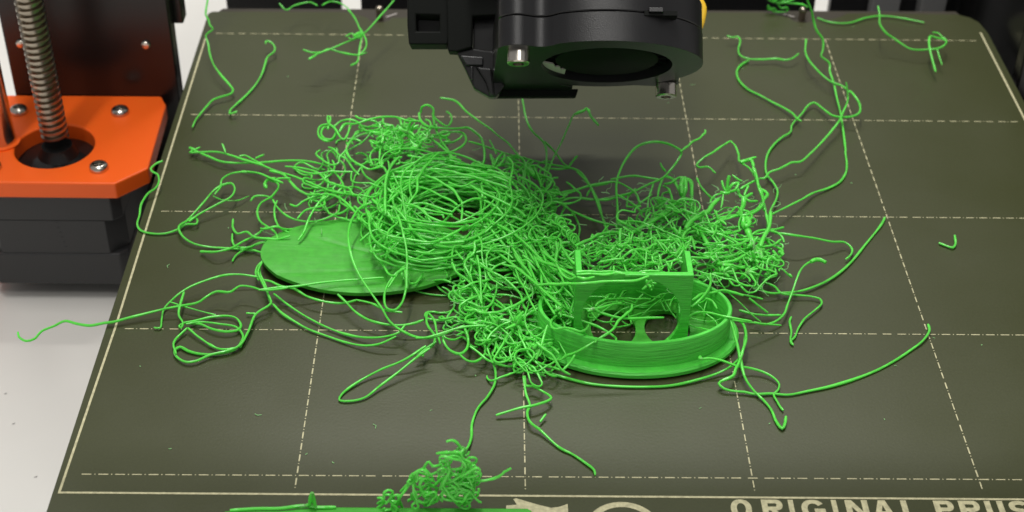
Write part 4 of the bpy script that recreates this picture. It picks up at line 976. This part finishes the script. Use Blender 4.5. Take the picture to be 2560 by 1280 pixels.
# little burst clusters where a strand end melted: spikes round a core
rs_ = random.Random(47)
for own, vw, u, v, h_, k, L_ in (('R', 'U', 200, 800, 15, 11, 3.0), ('R', 'U', 600, 960, 16, 9, 2.6), ('R', 'U', 230, 930, 16, 9, 2.6), ('R', 'U', 420, 900, 16, 9, 2.4), ('R', 'U', 1080, 600, 9, 8, 3), ('R', 'U', 1110, 1110, 9, 9, 3),
        ('R', 'U', 1120, 1200, 8, 8, 2.5), ('R', 'U', 1470, 900, 9, 16, 3.4), ('R', 'U', 1480, 1040, 8, 13, 3.0), ('R', 'U', 1560, 950, 8, 11, 3), ('R', 'U', 1410, 1200, 7, 9, 2.6), ('R', 'K', 930, 440, 13, 11, 2.2), ('R', 'P', 330, 210, 10, 10, 2.2),
        ('R', 'P', 830, 190, 10, 6, 1.6), ('T', 'D', 920, 500, 9, 9, 2.6), ('T', 'D', 1120, 690, 8, 8, 2.2), ('T', 'D', 800, 800, 7, 12, 3.4), ('T', 'D', 940, 1000, 4, 11, 3.2), ('T', 'D', 880, 850, 5, 10, 3), ('T', 'D', 640, 800, 6, 8, 2.8),
        ('C', 'A', 1500, 350, 11, 10, 2.6), ('C', 'A', 1690, 320, 12, 14, 3.2), ('C', 'A', 1830, 360, 11, 9, 2.4), ('C', 'A', 1760, 430, 10, 10, 2.6), ('N', 'B', 950, 800, 13, 7, 1.6), ('N', 'B', 1290, 600, 9, 5, 1.5), ('N', 'B', 930, 1190, 9, 6, 1.4), ('N', 'B', 380, 940, 11, 12, 3), ('R', 'C', 1100, 900, 12, 9, 2.6)):
    ox, oy, sc_ = VIEW[vw]; c = at(ox + u / sc_, oy + v / sc_, h_)
    bm = bmesh.new()
    for i in range(k):
        d = Vector((rs_.gauss(0, 1), rs_.gauss(0, 1), rs_.gauss(0, .8))).normalized(); e = d.cross(Vector((rs_.gauss(0, 1), rs_.gauss(0, 1), 1))).normalized(); l_ = L_ * rs_.uniform(.5, 1.1)
        P = [c + d * l_ * t + e * l_ * .45 * t * t for t in (-.15, .15, .4, .7, 1)]
        for q in P: q.z = max(q.z, .35)
        tube(bm, spline(P, .5), rs_.uniform(.38, .55), 6, (1.25, 1.2, .95, .8, .55))
    link('burst', bm, M_green, masses[own], smooth=60)
# front clump on the bar
PB = [(1110, 1140), (1160, 1135), (1185, 1170), (1180, 1230), (1160, 1262), (1060, 1262), (1040, 1215), (1095, 1190)]
hB = lambda u, v: 3.5 + 12 * max(0, min(1, (1275 - v) / 130))
def fillB(seed, poly, lo, n, lens, curl):
    rn = random.Random(seed)
    for i in range(n):
        P = wander(rn, poly, lambda u, v: 99, 1, 0)
        u, v = pix(P[0]); a = rn.uniform(0, 6.283); k = 0; Q = []
        yb = at(1100, 1266, 2.6).y
        x, z = at_y(u, v, yb).x, at_y(u, v, yb).z; y = yb + rn.uniform(-3, 2)
        for j in range(int(rn.uniform(*lens) / .6)):
            k = k * .9 + rn.gauss(0, curl); a += k * .6; Q.append(Vector((x, y, max(z, 3.0))))
            nx, nz = x + .6 * math.cos(a), z + .6 * math.sin(a)
            if not inside(Vector((nx, y, nz)), poly): a += .7
            x, z = nx, nz; y += rn.gauss(0, .12)
        plain('B', Q, rn.uniform(.34, .46), True)
fillB(51, [(1108, 1140), (1160, 1136), (1186, 1172), (1180, 1235), (1150, 1258), (1110, 1225)], 0, 34, (6, 17), .22)
fillB(52, [(1030, 1200), (1075, 1196), (1085, 1262), (1035, 1262)], 0, 15, (6, 14), .25)
fillB(53, [(955, 1236), (995, 1232), (1000, 1264), (955, 1266)], 0, 7, (4, 9), .25)
yb = at(1100, 1266, 2.6).y
for px_ in ('990,1268 1003,1240 1025,1205 1040,1182 1062,1172 1075,1187 1095,1178', '1058,1174 1072,1155 1080,1165 1106,1160', '1092,1134 1125,1133 1150,1132 1158,1122',
            '1000,1228 1030,1205 1060,1198 1085,1202', '996,1240 1002,1262 1010,1280', '945,1244 955,1245 960,1258 945,1270 930,1280', '1150,1262 1165,1255 1180,1240 1184,1180 1170,1160',
             '1085,1215 1110,1195 1100,1225 1120,1205'):
    plain('B', [at_y(*(float(c) for c in q.split(',')), yb + R0.uniform(-1, 1)) for q in px_.split()], .42)
# wad behind the rear pin
rn = random.Random(61)
for i in range(12):
    Q = []; u, v = rn.uniform(1918, 1945), rn.uniform(-20, 25)
    for j in range(5): Q.append(at_y(u, v, 219 + rn.uniform(-1.5, 1.5))); u += rn.uniform(-10, 16); v += rn.uniform(-14, 14); v = min(v, 30)
    plain('E', Q, rn.uniform(.35, .5))
for row in ('1942,10 1970,8 2010,12 2020,18', '1925,18 1938,34 1950,38 1962,37', '1910,-10 1930,4 1960,6 1990,-4'):
    plain('E', [at_y(*(float(c) for c in q.split(',')), 218) for q in row.split()], .4)
# hair-thin wisps, countless: one soft mass
bm = bmesh.new(); rn = random.Random(71)
for (u0, u1, v0, v1, h, k) in ((1120, 1440, 560, 840, 10, 70), (880, 1240, 330, 560, 11, 50), (1440, 1960, 430, 720, 15, 110), (640, 900, 480, 620, 4, 16)):
    for i in range(k):
        p = at(rn.uniform(u0, u1), rn.uniform(v0, v1), rn.uniform(.3, h)); a = rn.uniform(0, 6.283); P = [p]
        for j in range(rn.randint(4, 9)):
            a += rn.gauss(0, .5); p = p + Vector((math.cos(a), math.sin(a), rn.gauss(0, .25))) * .6; p.z = max(p.z, .12); P.append(p)
        tube(bm, P, rn.uniform(.05, .13), 3)
tag(link('fine_wisps', bm, M_clear), 'hair thin pale wisps of filament scattered through the tangles', 'filament fuzz', kind='stuff')

bm = bmesh.new(); rn = random.Random(81)     # crumbs and dust on the sheet and the desk
for i in range(46):
    u, v = rn.uniform(200, 2500), rn.uniform(60, 1200); p = at(u, v, .12)
    if not (-1 < p.x < 250 and 0 < p.y < 210): continue
    a = rn.uniform(0, 6.28); L_ = rn.choice((.25, .35, .9)); tube(bm, [p, p + Vector((math.cos(a), math.sin(a), .1)) * L_, p + Vector((math.cos(a + .5), math.sin(a + .5), 0)) * L_ * 1.8], rn.uniform(.06, .13), 4)
tag(link('crumbs', bm, M_clear), 'pale specks and crumbs scattered over the dark bed sheet', 'crumbs', kind='stuff')
bm = bmesh.new()
for u, v in ((10, 985), (85, 1193), (30, 1060)):
    p = at(u, v, DZ + .2); tube(bm, [p, p + Vector((.5, .2, 0)), p + Vector((.7, .5, 0))], .1, 4)
tag(link('desk_dust', bm, M_grey), 'grey dust specks on the white desk left of the bed', 'dust', kind='stuff')
